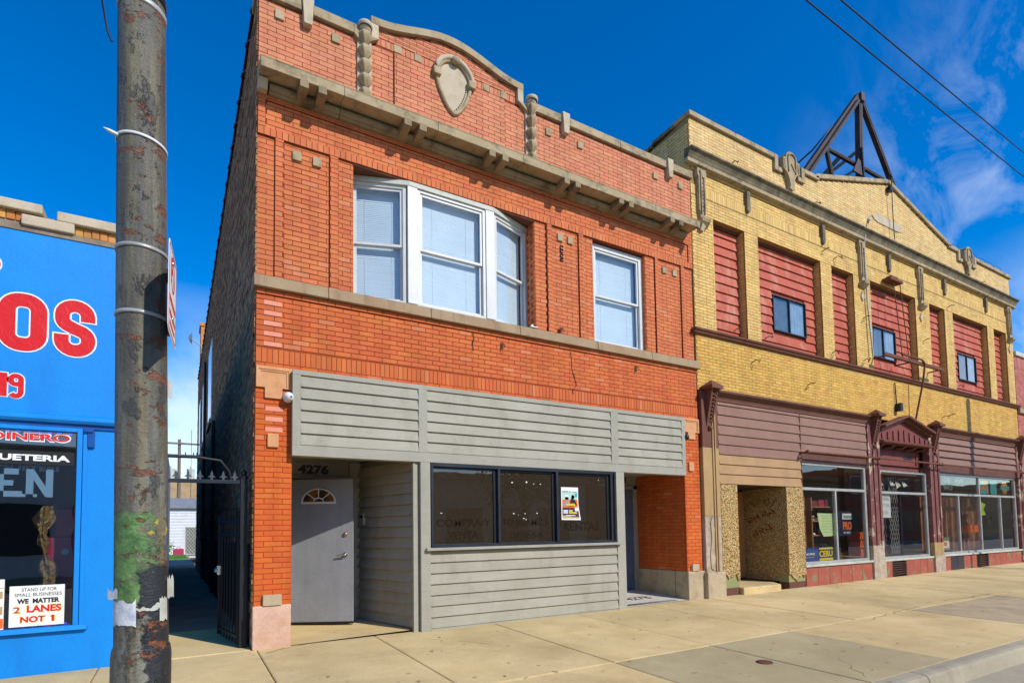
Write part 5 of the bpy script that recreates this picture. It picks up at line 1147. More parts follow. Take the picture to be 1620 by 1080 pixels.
    q = MB(); q.box(17.62, 18.15, .1, .105, .66, 1.02, 0); q.box(17.64, 18.13, .098, .1, .72, .92, 1); q.box(17.70, 18.0, .096, .098, .78, .88, 2); tag(part('corner_poster', q, [MAT['p_olive'], MAT['p_cream'], MAT['p_orange']]), 'small film-strip poster in the low left corner of the right shop window', 'poster')
    for x, sd_ in ((19.9, 'behind the window mullion'), (20.3, 'below the lime placard')): q = MB(); q.box(x, x+.36, .30, .5, 1.12, 1.34); tag(part('goods_crate', q, MAT['p_orange'], bevel=.01), 'orange crate '+sd_+' in the long shop window', 'crate', 'orange crates in the right shop window')
    # poster on the grey shopfront glass
    c = thing('event_poster', 'colourful event poster taped to the right tinted pane of the grey shopfront', 'poster', (4.8, -.1, 1.56)); F = -.10
    x0, z0, w, h = 4.53, 1.56, .34, .53
    def U(p): u = (p.x-x0)/w; v = (p.z-z0)/h; k = max(0, .5-v); return Vector((x0+w*(u*(1+.22*k*u)), p.y-.05*k*k*u, p.z-.012*u*k))
    q = MB(); y = F+.044
    def rc(a, b, c_, d, m, dy=0): q.box(x0+w*a, x0+w*b, y-dy-.001, y-dy, z0+h*c_, z0+h*d, m)
    n = 8
    for i in range(n): rc(0, 1, i/n, (i+1)/n, 0)
    rc(.05, .95, .62, .88, 8, .001); rc(.05, .95, .38, .62, 7, .001); rc(.05, .95, .05, .38, 6, .001); rc(.05, .95, .05, .14, 9, .0015)
    text_into(q, 'JULIO 15', x0+w*.08, x0+w*.55, z0+h*.83, z0+h*.89, y-.003, 1, .02); rc(.64, .92, .855, .868, 1, .002); rc(.80, .95, .70, .82, 4, .002)
    q.lathe((x0+w*.32, y-.002, z0+h*.66), [(0, 0), (w*.11, 0)], 14, 5, axis='Y'); q.prism_xz([(x0+w*.18, z0+h*.70), (x0+w*.46, z0+h*.70), (x0+w*.40, z0+h*.76), (x0+w*.24, z0+h*.76)], y-.004, y-.003, 0); q.prism_xz([(x0+w*.10, z0+h*.42), (x0+w*.42, z0+h*.42), (x0+w*.44, z0+h*.58), (x0+w*.22, z0+h*.60)], y-.004, y-.003, 10)
    q.lathe((x0+w*.68, y-.002, z0+h*.70), [(0, 0), (w*.1, 0)], 14, 5, axis='Y'); q.prism_xz([(x0+w*.50, z0+h*.50), (x0+w*.92, z0+h*.44), (x0+w*.80, z0+h*.62), (x0+w*.56, z0+h*.66)], y-.004, y-.003, 1)
    for i in range(7): rc(.28+.075*i, .335+.075*i, .43+.008*(i % 2), .495+.006*(i % 3), 2, .005)
    rc(.36, .72, .405, .425, 3, .005)
    for a, b, c_, d, m in ((.1, .36, .26, .30, 0), (.1, .36, .20, .24, 0), (.42, .62, .26, .30, 2), (.42, .85, .20, .24, 2), (.25, .75, .13, .15, 0), (.76, .94, .27, .38, 0)): rc(a, b, c_, d, m, .004)
    q.xf(U); part('sheet', q, [MAT[k] for k in ('p_white', 'p_black', 'p_yellow', 'p_red', 'p_teal', 'p_skin', 'p_purple', 'p_orange', 'p_sky', 'p_tan', 'p_gray')], c)
shop_contents()
# ------------------------------------------------------------------ blue shop on the left
MAT['gold_plastic'] = worn('gold_plastic', '8f7752', 'a88f62', 14, .35, '5e4a30', .6, 18, bump=.5, bscale=30)
def build_blue():
    B = thing('blue_shop_building', 'bright blue painted single-storey shop with large red letters and window', 'building', (-3, 3, 0))
    X0, X1 = -7.0, -1.22
    q = MB(); q.box(X0, X1, .0, .25, 2.60, 4.60); q.box(X0, -1.70, .0, .25, -.3, .44); q.box(-1.70, X1, .0, .25, -.3, 2.60); q.box(X1-.25, X1, .25, 24, -.3, 4.5); q.box(X0, X1, 23.8, 24, -.3, 4.5); part('wall', q, MAT['blue_paint'], B)
    q = MB(); q.box(X0, X1-.25, .25, 23.8, 4.2, 4.3); part('roof', q, MAT['roof_tar'], B)
    q = MB(); q.prism_yz([(.0, 2.60), (-.05, 2.60), (-.075, 2.63), (-.075, 2.665), (-.0, 2.70), (.0, 2.70)], X0, X1); part('trim_moulding', q, MAT['blue_paint'], B, bevel=.005)
    q = MB(); q.box(X0, X1, -.02, .0, 2.555, 2.60); part('trim_fillet', q, MAT['blue_dark'], B)
    # exposed bricks and coping at the roof edge
    rb = random.Random(2); x = X0
    me = None
    def brickrow(a, b, z0, z1):
        n = round((b-a)/.075); d = (b-a)/n
        for i in range(n):
            q = MB(); q.box(a+i*d+.004, a+(i+1)*d-.004, .005+rb.uniform(-.004, .004), .12, z0+.004, z1-.004); part('brick', q, MAT['orange_brick'], B, bevel=.004)
    brickrow(-1.80, X1+.0, 4.66, 4.76); brickrow(-2.75, -2.22, 4.70, 4.80)
    q = MB(); q.box(X0, X1, .02, .25, 4.60, 4.80); part('parapet_core', q, MAT['common_mortar'], B)
    q = MB(); q.box(X0, X1-.0, -.012, .02, 4.60, 4.655); part('parapet_edge', q, MAT['common_mortar'], B)
    for a, b, z0, z1 in ((-1.95, -1.20, 4.765, 4.87), (-2.24, -1.80, 4.655, 4.765), (-2.80, -2.07, 4.80, 4.90), (-3.6, -2.81, 4.80, 4.90), (-4.5, -3.61, 4.80, 4.90)):
        q = MB(); q.box(a, b, -.05, .27, z0, z1); part('coping_stone', q, MAT['stone_light'], B, bevel=.012)
    # window
    wx0, wx1, z0, z1 = -5.2, -1.73, .485, 2.555
    q = MB()
    q.box(wx1-.0, wx1+.045, -.03, .06, z0-.0, z1); q.box(wx1+.05, wx1+.09, -.02, .04, z0-.05, z1); q.box(wx0, wx1, -.03, .06, z1-.04, z1); q.prism_yz([(-.06, z0-.045), (-.03, z0), (.06, z0), (.06, z0-.06), (-.0, z0-.06)], wx0, wx1+.12)
    W = part('shop_window', q, MAT['blue_paint'], B, bevel=.004)
    q = MB(); q.box(wx0, wx1, .02, .026, z0, z1-.04); part('pane', q, MAT['glass_street'], W)
    q = MB(); q.box(wx1-.012, wx1, -.01, .03, z0, z1-.04); part('gasket', q, MAT['black_plastic'], W)
    q = MB(); q.box(wx1+.09, wx1+.15, -.035, .0, 2.36, 2.54); q.box(wx1+.06, wx1+.14, -.05, .0, 2.52, 2.555); part('shutter_bracket', q, MAT['blue_dark'], B, bevel=.003)
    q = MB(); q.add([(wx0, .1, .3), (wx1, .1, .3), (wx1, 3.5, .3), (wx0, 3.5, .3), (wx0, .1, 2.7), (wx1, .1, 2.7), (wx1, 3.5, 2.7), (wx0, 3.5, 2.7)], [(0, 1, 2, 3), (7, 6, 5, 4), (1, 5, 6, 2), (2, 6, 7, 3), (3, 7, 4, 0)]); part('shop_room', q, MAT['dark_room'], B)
    # big plastic letters: (outer outline, holes) drawn as bands so that they keep their blocky shape
    def band(path, w, y0, y1, mat, nm, par):
        q = MB(); n = len(path); P_ = [Vector((p[0], 0, p[1])) for p in path]; l, r = [], []
        closed = (P_[0]-P_[-1]).length < 1e-6
        for k in range(n):
            if closed: a_, b_ = P_[k-1 if k else n-2], P_[k+1 if k < n-1 else 1]
            else: a_, b_ = P_[max(0, k-1)], P_[min(n-1, k+1)]
            t = (b_-a_).normalized(); nn = Vector((-t.z, 0, t.x)); l.append(P_[k]+nn*w[k]/2); r.append(P_[k]-nn*w[k]/2)
        for k in range(n-1):
            v = [l[k], l[k+1], r[k+1], r[k]]; f = [Vector((p.x, y0, p.z)) for p in v]; g = [Vector((p.x, y1, p.z)) for p in v]
            q.add(f+g, [(0, 1, 2, 3), (1, 0, 4, 5), (3, 2, 6, 7)])
        if not closed:
            for k in (0, n-1): q.add([(l[k].x, y0, l[k].z), (r[k].x, y0, r[k].z), (r[k].x, y1, r[k].z), (l[k].x, y1, l[k].z)], [(0, 1, 2, 3)])
        return part(nm, q, mat, par)
    def rounded(cx, cz, hw, hh, r, n=7):
        o = []
        for sx, sz, a in ((1, 1, 0), (-1, 1, 90), (-1, -1, 180), (1, -1, 270)):
            for k in range(n): t = R(a+90*k/(n-1)); o.append((cx+sx*(hw-r)+r*math.cos(t), cz+sz*(hh-r)+r*math.sin(t)))
        return o+o[:1]
    def letter_O(cx, cz, hw, hh, st, r, ol):
        p = rounded(cx, cz, hw-st/2, hh-st/2, r)
        L_ = band(p, [st+2*ol]*len(p), -.006, .0, MAT['vinyl_white'], 'wall_letter', B); band(p, [st]*len(p), -.010, -.004, MAT['vinyl_red'], 'letter_face', L_)
    def letter_path(p, st, ol, nm='wall_letter', dy=0):
        n = len(p); t0 = (Vector(p[0])-Vector(p[1])).normalized(); t1 = (Vector(p[-1])-Vector(p[-2])).normalized()
        pe = [tuple(Vector(p[0])+t0*ol)]+p[1:-1]+[tuple(Vector(p[-1])+t1*ol)]
        L_ = band(pe, [st+2*ol]*n, -.006+dy*.4, .0, MAT['vinyl_white'], nm, B); band(p, [st]*n, -.010-dy, -.004, MAT['vinyl_red'], 'letter_face', L_)
    letter_O(-2.205, 3.632, .195, .30, .135, .11, .014)
    def arc(cx, cz, rx, rz, a, b, n=9): return [(cx+rx*math.cos(R(a+(b-a)*k/n)), cz+rz*math.sin(R(a+(b-a)*k/n))) for k in range(n+1)]
    S_ = [(-1.665, 3.72)]+arc(-1.775, 3.775, .11, .105, 0, 180, 10)+arc(-1.80, 3.74, .085, .09, 190, 235, 3)+[(-1.775, 3.63)]+arc(-1.765, 3.52, .105, .10, 55, 0, 4)+arc(-1.775, 3.50, .115, .105, 0, -180, 10)+[(-1.89, 3.56)]
    letter_path(S_, .125, .014)
    letter_O(-2.245, 3.02, .062, .065, .045, .036, .009); letter_path([(-2.205, 3.02), (-2.205, 2.93)]+arc(-2.245, 2.90, .04, .045, 0, -150, 8), .045, .009, 'wall_digit', .002); letter_path([(-2.345, 2.845), (-2.345, 3.085)], .06, .009, 'wall_digit')
    letter_O(-2.55, 4.2, .155, .085, .07, .045, .012)
    # lettering on the glass
    Y = .012
    q = MB(); q.box(wx0, wx1-.02, Y+.002, Y+.005, 2.16, 2.30); part('glass_band', q, MAT['p_black'], W)
    q = MB(); text_into(q, 'DINERO', -2.452, -1.785, 2.395, 2.495, Y-.002, bold=.05); part('glass_lettering', q, MAT['vinyl_white'], W); q = MB(); text_into(q, 'PAQUETERIA', -2.66, -1.79, 2.185, 2.262, Y-.002, bold=.04); part('glass_lettering', q, MAT['vinyl_white'], W)
    q = MB(); text_into(q, 'DINERO', -2.442, -1.797, 2.407, 2.483, Y-.0035, bold=.03); part('glass_lettering', q, MAT['print_red'], W)
    q = MB(); text_into(q, 'QUETERI', -2.40, -1.90, 2.09, 2.155, .12, bold=.03); part('inner_lettering', q, MAT['p_ltblue'], W)
    # open letters hanging inside
    for s, a, b in (('E', -2.42, -2.185), ('N', -2.155, -1.935)):
        q = MB(); z0_, z1_ = 1.825, 2.115
        if s == 'E': q.box(a, a+.09, .06, .07, z0_, z1_); q.box(a, b, .06, .07, z0_, z0_+.06); q.box(a, b-.03, .06, .07, z1_-.06, z1_); q.box(a+.09, b-.07, .06, .07, 1.94, 1.995)
        else: q.box(a, a+.06, .06, .07, z0_, z1_); q.box(b-.06, b, .06, .07, z0_, z1_); q.prism_xz([(a+.0, z1_), (a+.06, z1_), (b, z0_), (b-.06, z0_)], .058, .072); q.box(a-.03, a+.09, .06, .07, z0_, z0_+.03)
        tag(part('open_letter', q, MAT['p_ltblue']), 'pale blue letter '+s+' hanging inside the blue shop window', 'letter', 'hanging letters in the blue shop window')
    # protest sign
    c = thing('campaign_sign', 'white 2 LANES NOT 1 sign in the corner of the blue shop window', 'sign', (-2.0, 0, .5))
    q = MB(); y = .0; q.box(-2.245, -1.805, .002, .008, .505, .915, 0)
    text_into(q, 'STAND UP FOR', -2.15, -1.87, .858, .892, y, 1, .0); text_into(q, 'SMALL BUSINESSES', -2.205, -1.828, .808, .842, y, 1, .0); text_into(q, 'WE  MATTER', -2.185, -1.845, .735, .785, y, 1, .05)
    for s, a, b, c0, c1 in (('2', -2.21, -2.16, .645, .705), ('LANES', -2.105, -1.83, .645, .715), ('NOT', -2.155, -1.96, .545, .605)):
        text_into(q, s, a-.005, b+.005, c0-.005, c1+.005, y+.0005, 2, .03 if len(s) < 2 else .045); text_into(q, s, a, b, c0, c1, y-.001, 3, .02 if len(s) < 2 else .035)
    for d, yy, m in ((.005, .0005, 2), (0, -.001, 3)): q.prism_xz([(-1.905-d, .545-d), (-1.885+d, .545-d), (-1.885+d, .605+d), (-1.903-d, .605+d), (-1.918-d, .592+d*.3), (-1.905-d, .588)], yy-.0004, yy, m)
    part('board', q, [MAT['p_white'], MAT['p_black'], MAT['p_yellow'], MAT['p_red']], c)
    c = tag(part('price_poster', MB().box(-2.75, -2.285, .002, .008, .49, .99, 0).box(-2.75, -2.287, -.0005, .001, .505, .60, 1).box(-2.34, -2.295, -.0005, .001, .64, .72, 2).box(-2.34, -2.295, -.0005, .001, .80, .87, 2).box(-2.75, -2.287, -.0005, .001, .90, .905, 2), [MAT['p_white'], MAT['p_orange'], MAT['p_tan']]), 'white and orange price poster at the left edge of the blue shop window', 'poster')
    # mannequin-like wrapped goods and red cabinet inside
    s = thing('red_cabinet', 'dark red metal cabinet inside the blue shop window', 'cabinet', (-1.9, .8, .5))
    q = MB(); q.box(-2.08, -1.76, .5, .9, .32, 1.40); q.box(-1.98, -1.76, .55, .9, 1.4, 1.72); part('carcass', q, MAT['p_pink'], s, bevel=.01)
    q = MB(); q.lathe((-1.88, .497, 1.24), [(0, 0), (.035, 0)], 14, axis='Y'); part('round_sticker', q, MAT['p_ltblue'], s)
    q = MB(); rr = random.Random(5); nx, nz = 9, 34; g = [[(rr.uniform(-1, 1), rr.uniform(-1, 1)) for _ in range(nx)] for _ in range(nz)]; vs = []
    for b_ in range(nz):
        v = b_/(nz-1); w_ = .055+.03*math.sin(v*9)+.02*math.sin(v*23+1); cx_ = -2.04+.03*math.sin(v*6+.5)
        for a_ in range(nx): u = a_/(nx-1)*2-1; vs.append((cx_+u*w_+g[b_][a_][0]*.007, .44-.05*(1-u*u)+.022*math.sin(u*7+v*11)+g[b_][a_][1]*.012, .80+v*.95))
    q.add(vs, [(b_*nx+a_, b_*nx+a_+1, (b_+1)*nx+a_+1, (b_+1)*nx+a_) for b_ in range(nz-1) for a_ in range(nx-1)], sm=False)
    tag(part('crumpled_plastic', q, MAT['gold_plastic']), 'crumpled tan plastic sheet hanging beside the red cabinet in the blue shop', 'plastic sheet')
    q = MB()
    for i in range(12): q.box(-2.75+i*.085, -2.72+i*.085, .035, .05, 2.49, 2.503)
    for i in range(12): q.box(-2.75+i*.085, -2.72+i*.085, .035, .05, .497, .51)
    tag(part('led_strip', q, MAT['led_blue']), 'string of small lit blue lights framing the blue shop window', 'lights')
def led():
    t = NT('led_blue'); t.b.inputs['Emission Color'].default_value = (.05, .04, 1, 1); t.b.inputs['Emission Strength'].default_value = 1.5; return t.done(lin('2a2acc'), .4)
MAT['led_blue'] = led()
build_blue()

# ------------------------------------------------------------------ far right building
def build_pink():
    B = thing('pink_brick_building', 'pinkish red brick building just beyond the yellow one at the right edge', 'building', (27, 4, 0))
    a, b = YX1+.03, 31
    q = MB(); q.box(a, b, .006, .3, -.3, 7.0); q.box(a, a+.3, .3, 14, -.3, 7); part('wall', q, MAT['pink_mortar'], B)
    bricks(B, lay([(a, b, 2.9, 6.6, 0), (a, 24.2, .1, 2.9, 0)], .0656, .213), MAT['pink_brick'])
    q = MB(); q.box(a, b, -.06, .35, 7.0, 7.14); part('coping', q, MAT['white_gray'], B, bevel=.01)
    bricks(B, row(a, b, 6.6, 7.0, 0, .0656), MAT['pink_brick'])
    q = MB(); q.box(24.2, 30.5, -.04, .05, .3, 2.8); q2 = part('shopfront', q, MAT['dark_frame'], B)
    for i in range(4): q = MB(); q.box(24.4+i*1.5, 25.8+i*1.5, -.06, -.04, .7, 2.6); part('pane', q, MAT['glass_shop'], q2)
    q = MB(); q.box(a, b, -.08, 0, 5.05, 5.2); part('stone_band', q, MAT['stone'], B)
build_pink()

# ------------------------------------------------------------------ street pole with straps and sign
def build_pole():
    px, py = -.94, -3.91; L = lambda z: px-.016*(z-1)
    B = thing('street_pole', 'thick weathered steel street pole with peeling green and grey paint', 'pole', (px, py, gz(px, py)))
    q = MB(); n = 48; prof = [(.1255-.003*z, z) for z in [.55+.12*i for i in range(70)]]
    q.lathe((0, 0, 0), prof, n); q.xf(lambda p: Vector((p.x+L(p.z), p.y+py, p.z))); part('shaft', q, MAT['pole_paint'], B)
    g0 = gz(px, py)
    q = MB(); q.lathe((L(.4)-.006, py, 0), [(.136, g0-.05), (.136, .78), (.134, .80), (.130, .822), (.126, .83), (.118, .833)], 48); part('base_sleeve', q, MAT['pole_paint'], B)
    q = MB(); q.lathe((L(0), py, g0), [(.30, -.02), (.30, .04), (.22, .06), (.17, .06)], 24); part('base_flange', q, MAT['rust'], B)
    def strap(z, w, mat, tilt=.0, off=.004, nm='strap'):
        q = MB(); r = .1255-.003*z+off
        q.lathe((L(z), py, z), [(r-.004, -w/2), (r, -w/2), (r, w/2), (r-.004, w/2)], 48); q.xf(lambda p: Vector((p.x, p.y, p.z+tilt*(p.x-L(z))))); return part(nm, q, mat, B)
    strap(3.53, .014, MAT['zip'], -.06, .006, 'cable_tie'); q = MB(); q.tube([(L(3.53)-.10, py-.05, 3.53), (L(3.53)-.14, py-.07, 3.53), (L(3.53)-.165, py-.075, 3.535)], [.01, .009, .003], 6); part('tie_tail', q, MAT['zip'], B)
    strap(4.29, .03, MAT['aluminium'], -.05); strap(4.37, .05, MAT['black_metal'], -.05)
    q = MB(); q.tube([(L(4.3)-.13, py-.03, 4.40), (L(4.3)-.18, py-.05, 4.28), (L(4.3)-.15, py-.03, 4.1), (L(4.3)-.13, py-.03, 4.05)], .006, 6); part('loose_cable', q, MAT['wire'], B)
    for z in (2.93, 2.575): strap(z, .019, MAT['aluminium'], -.02, .005, 'steel_band')
    # torn posters and tape
    def scrap(a0, a1, z0, z1, seed, mat='paper_torn', lift=.003, fl=0):
        r_ = random.Random(seed); q = MB(); n = 14; rr = .1255+lift
        def P_(a, z, k=0): r2 = rr-.003*z+k; return (L(z)+r2*math.cos(a), py+r2*math.sin(a), z)
        n = 24; tp = [r_.uniform(-.022, .008) for _ in range(8)]; bt = [r_.uniform(-.006, .010) for _ in range(8)]; it = lambda l, k: l[int(k*7/n)]*(1-(k*7/n) % 1)+l[min(7, int(k*7/n)+1)]*((k*7/n) % 1)
        top = [z1+it(tp, k)+r_.uniform(-.003, .003) for k in range(n+1)]; bot = [z0+it(bt, k)+r_.uniform(-.002, .002) for k in range(n+1)]
        for i in range(n):
            a, b = R(a0+(a1-a0)*i/n), R(a0+(a1-a0)*(i+1)/n); k0, k1 = fl*(i/n)**2, fl*((i+1)/n)**2
            q.add([P_(a, bot[i], k0), P_(b, bot[i+1], k1), P_(b, top[i+1], k1), P_(a, top[i], k0)], [(0, 1, 2, 3)])
        part('torn_poster', q, MAT[mat], B)
    scrap(196, 262, .945, 1.08, 3); scrap(262, 312, 1.02, 1.05, 4, 'white_gray', .0035); scrap(312, 338, .96, 1.09, 7, 'white_gray'); scrap(338, 360, 1.07, 1.19, 9, 'white_gray', .004, .02); scrap(218, 190, 1.08, 1.14, 12, 'paper_torn', .003, .022); scrap(350, 365, 2.15, 2.25, 5, 'white_gray', .004, .02)
    # parking sign on the right side of the pole
    T = thing('parking_sign', 'white metal sign with red border strapped edge-on to the street pole', 'sign', (px+.17, py, 2.5))
    zc0, zc1 = 2.43, 2.90
    N0 = Vector((px+.195, py-.145, 0)); N1 = Vector((px+.210, py+.155, 0))
    N0 = Vector((-.836, -4.27, 0)); N1 = Vector((-.808, -3.87, 0))
    t = (N1-N0); w = t.length; t.normalize(); nn = Vector((t.y, -t.x, 0))
    def mp(p): return N0+t*p.x+nn*(-p.y)+Vector((0, 0, p.z))
    def rr_(x0, x1, z0, z1, r):
        o = []
        for cx, cz, a in ((x1-r, z0+r, -90), (x1-r, z1-r, 0), (x0+r, z1-r, 90), (x0+r, z0+r, 180)): o += [(cx+r*math.cos(R(a+k*22.5)), cz+r*math.sin(R(a+k*22.5))) for k in range(5)]
        return o
    q = MB(); q.prism_xz(rr_(0, w, zc0, zc1, .035), 0, .003); q.xf(mp); part('plate', q, MAT['p_white'], T)
    q = MB(); o = rr_(.012, w-.012, zc0+.012, zc1-.012, .03); i_ = rr_(.022, w-.022, zc0+.022, zc1-.022, .025)
    for k in range(len(o)): m = (k+1) % len(o); q.add([(o[k][0], -.001, o[k][1]), (o[m][0], -.001, o[m][1]), (i_[m][0], -.001, i_[m][1]), (i_[k][0], -.001, i_[k][1])], [(0, 1, 2, 3)])
    text_into(q, 'P', .10, .20, zc1-.19, zc1-.06, -.001, 0, .03); q.lathe((w/2, -.0012, zc1-.125), [(.078, 0), (.095, 0)], 28, axis='Y'); q.bar((w/2-.06, -.0016, zc1-.065), (w/2+.06, -.0016, zc1-.185), .014, .0004, up=(0, 1, 0)); q.box(.05, w-.05, -.0012, -.001, zc0+.10, zc0+.125); q.box(.07, w-.07, -.0012, -.001, zc0+.05, zc0+.07); q.box(.05, w-.05, -.0012, -.001, zc0+.17, zc0+.20)
    q.xf(mp); part('print', q, MAT['print_red'], T)
    for z in (2.84, 2.54):
        q = MB(); q.box(w-.06, w-.0, .003, .05, z-.03, z+.03); q.xf(mp); part('sign_bracket', q, MAT['black_metal'], T)
        q = MB(); q.lathe((w/2, 0, z), [(0, -.008), (.012, -.006), (.013, 0)], 10, axis='Y'); q.xf(mp); part('bolt', q, MAT['chrome'], T)
build_pole()

# ------------------------------------------------------------------ iron gate at the alley
MAT['iron_gray'] = worn('iron_gray', '4a4f57', '3c4148', 6, .5, bump=.2)
def build_gate():
    Y = .24
    G = thing('iron_gate', 'black iron gate standing open with spear finials across the alley', 'gate', (-.6, Y, 0))
    q = MB(); q.box(-.135, -.055, Y-.04, Y+.04, 0, 2.10); q.sphere((-.095, Y, 2.16), .035, 10, (1, 1, 1.4)); q.lathe((-.095, Y, 2.10), [(.05, 0), (.05, .02), (.02, .03)], 12); part('post', q, MAT['black_metal'], G, bevel=.004)
    q = MB(); q.box(-1.21, -1.14, Y-.035, Y+.035, 0, 2.10); part('post', q, MAT['black_metal'], G, bevel=.004)
    q = MB(); q.box(-1.14, -.135, Y-.02, Y+.02, 2.03, 2.075); part('top_rail', q, MAT['dark_frame'], G, bevel=.003)
    for i in range(8):
        x = -.20-i*.125; q = MB(); q.prism_xz([(x-.014, 2.075), (x+.014, 2.075), (x+.012, 2.105), (x+.042, 2.10), (x+.03, 2.118), (x+.013, 2.125), (x+.016, 2.14), (x, 2.19), (x-.016, 2.14), (x-.013, 2.125), (x-.03, 2.118), (x-.042, 2.10), (x-.012, 2.105)], Y-.008, Y+.008); part('finial', q, MAT['iron_gray'], G)
    # leaf swung back into the alley
    A, Bp = Vector((-.135, .30, 0)), Vector((-.30, 1.27, 0)); n = 7
    q = MB(); q.bar(A+Vector((0, 0, .05)), A+Vector((0, 0, 1.70)), .045, .045); q.bar(Bp+Vector((0, 0, .06)), Bp+Vector((0, 0, 1.66)), .04, .04)
    for z in (.14, 1.40, 1.58): q.bar(A+Vector((0, 0, z)), Bp+Vector((0, 0, z)), .03, .03)
    lf = part('gate_leaf', q, MAT['black_metal'], G)
    for i in range(1, n): p = A.lerp(Bp, i/n); q = MB(); q.bar(p+Vector((0, 0, .05)), p+Vector((0, 0, 1.72)), .018, .018); q.tube([p+Vector((0, 0, 1.72)), p+Vector((0, 0, 1.80))], [.014, .001], 6); part('bar', q, MAT['black_metal'], lf)
    q = MB(); q.sphere((Bp.x-.035, Bp.y, .92), .035, 10); q.box(Bp.x-.03, Bp.x+.03, Bp.y-.03, Bp.y+.03, .86, .98); part('latch', q, MAT['chrome'], lf)
    q = MB(); q.tube([(-1.2, .35, 2.35), (-.6, .4, 2.36), (-.35, .4, 2.33), (-.25, .42, 2.2), (-.22, .42, 2.05)], .018, 8); tag(part('cable_loop', q, MAT['black_metal']), 'black conduit arching across the alley above the iron gate', 'conduit')
build_gate()

# ------------------------------------------------------------------ roof sign frame on the yellow building
MAT['steel_dark'] = worn('steel_dark', '3a2f30', '2c2527', 4, .6, '5c4036', .5, 6, bump=.3)
def build_frame():
    F = thing('roof_sign_frame', 'dark steel tripod frame of an old sign on the yellow building roof', 'frame', (15.6, 1, 8.3))
    Yf = .75; A = (15.72, Yf, 13.52)
    def beam(nm, a, b, w, h, m='steel_dark'): w *= .8; q = MB(); q.bar(a, b, w, h, up=(0, 1, 0)); q.bar((a[0], a[1]-h*.5, a[2]), (b[0], b[1]-h*.5, b[2]), w*.25, .02, up=(0, 1, 0)); part(nm, q, MAT[m], F)
    def at(x, y, Yp): return AT(x, y, Yp)
    beam('leg', at(1270, 279, Yf), at(1357, 154, Yf), .24, .12); beam('leg', at(1277, 278, Yf-.12), at(1357, 160, Yf-.12), .10, .10)
    beam('leg', at(1361, 158, Yf), at(1413, 296, Yf), .16, .12); beam('upright', at(1358, 156, Yf), at(1360, 288, Yf), .20, .14)
    beam('cross_beam', at(1306, 234, Yf), at(1356, 262, Yf), .10, .08); beam('cross_beam', at(1362, 264, Yf), at(1398, 285, Yf), .10, .08); beam('strut', at(1307, 236, Yf), at(1316, 278, Yf), .12, .08)
    beam('brace', at(1357, 239, Yf), at(1305, 280, Yf+2.0), .10, .10); beam('brace', at(1330, 247, Yf), at(1302, 278, Yf+1.0), .10, .10); beam('brace', at(1358, 266, Yf), at(1335, 280, Yf+1.5), .10, .10)
    q = MB(); c = at(1358, 262, Yf-.1); q.prism_xz([(c[0]-.3, c[2]-.25), (c[0]+.15, c[2]-.25), (c[0]+.1, c[2]+.15), (c[0]-.02, c[2]+.2)], Yf-.12, Yf-.08); part('gusset', q, MAT['steel_rust'], F)
    q = MB(); c = at(1358, 154, Yf); q.box(c[0]-.09, c[0]+.09, Yf-.14, Yf+.1, c[2]-.2, c[2]+.06); part('apex_plate', q, MAT['steel_rust'], F, bevel=.02)
    q = MB(); q.tube([at(1258, 262, Yf+.6), at(1285, 238, Yf), at(1316, 200, Yf-.1)], .022, 5); part('guy_chain', q, MAT['black_metal'], F)
    q = MB(); q.tube([at(1282, 274, Yf+.3), at(1305, 240, Yf)], .022, 5); part('guy_chain', q, MAT['black_metal'], F)
    q = MB(); a, b = at(1363, 235, Yf-.1), at(1366, 280, Yf-.1)
    for k in range(14): t = k/13; q.sphere((a[0]+(b[0]-a[0])*t, a[1], a[2]+(b[2]-a[2])*t), .045, 6)
    part('hanging_chain', q, MAT['black_metal'], F)
_R = scene.camera.matrix_world.to_3x3()
def AT(x, y, Yp):
    """point on the plane Y = Yp seen at photograph pixel x,y (used to place the roof frame and wires at their real distance)"""
    d = _R @ Vector(((x-810)/892.083804, -(y-790.406548)/892.083804, -1)); t = (Yp-CAM.y)/d.y
    p = scene.camera.matrix_world.translation+d*t; return (p.x, p.y, p.z)
build_frame()

# ------------------------------------------------------------------ overhead wires
def build_wires():
    for i, (p, q_, lb) in enumerate((((1275, 0), (1620, 280), 'lower of the two black overhead wires crossing the sky'), ((1330, 0), (1620, 242), 'upper of the two black overhead wires crossing the sky'))):
        a, b = Vector(AT(p[0], p[1], 1.0)), Vector(AT(q_[0], q_[1], 3.0)); d = b-a
        pts = [a+d*t+Vector((0, 0, 1.0*t*(t-1)*.12)) for t in [-1+.17*k for k in range(21)]]
        m = MB(); m.tube(pts, .024, 6); tag(part('overhead_wire', m, MAT['wire']), lb, 'wire', 'overhead wires')
build_wires()

# ------------------------------------------------------------------ rusty coiled wire on the yellow parapet
def build_coil():
    for a, b, z, lb in ((18.9, 23.1, 9.85, 'coiled razor wire along the right half of the yellow parapet'), (8.6, 9.6, 9.78, 'short loop of loose wire over the left yellow parapet')):
        n = int((b-a)*14); q = MB(); r = .2
        q.tube([(a+(b-a)*k/n, .18+r*.6*math.cos(k*.75), z+max(-.05, 0)+r*.8*math.sin(k*.75)) for k in range(n+1)], .006, 4); tag(part('razor_wire', q, MAT['wire']), lb, 'wire')
build_coil()

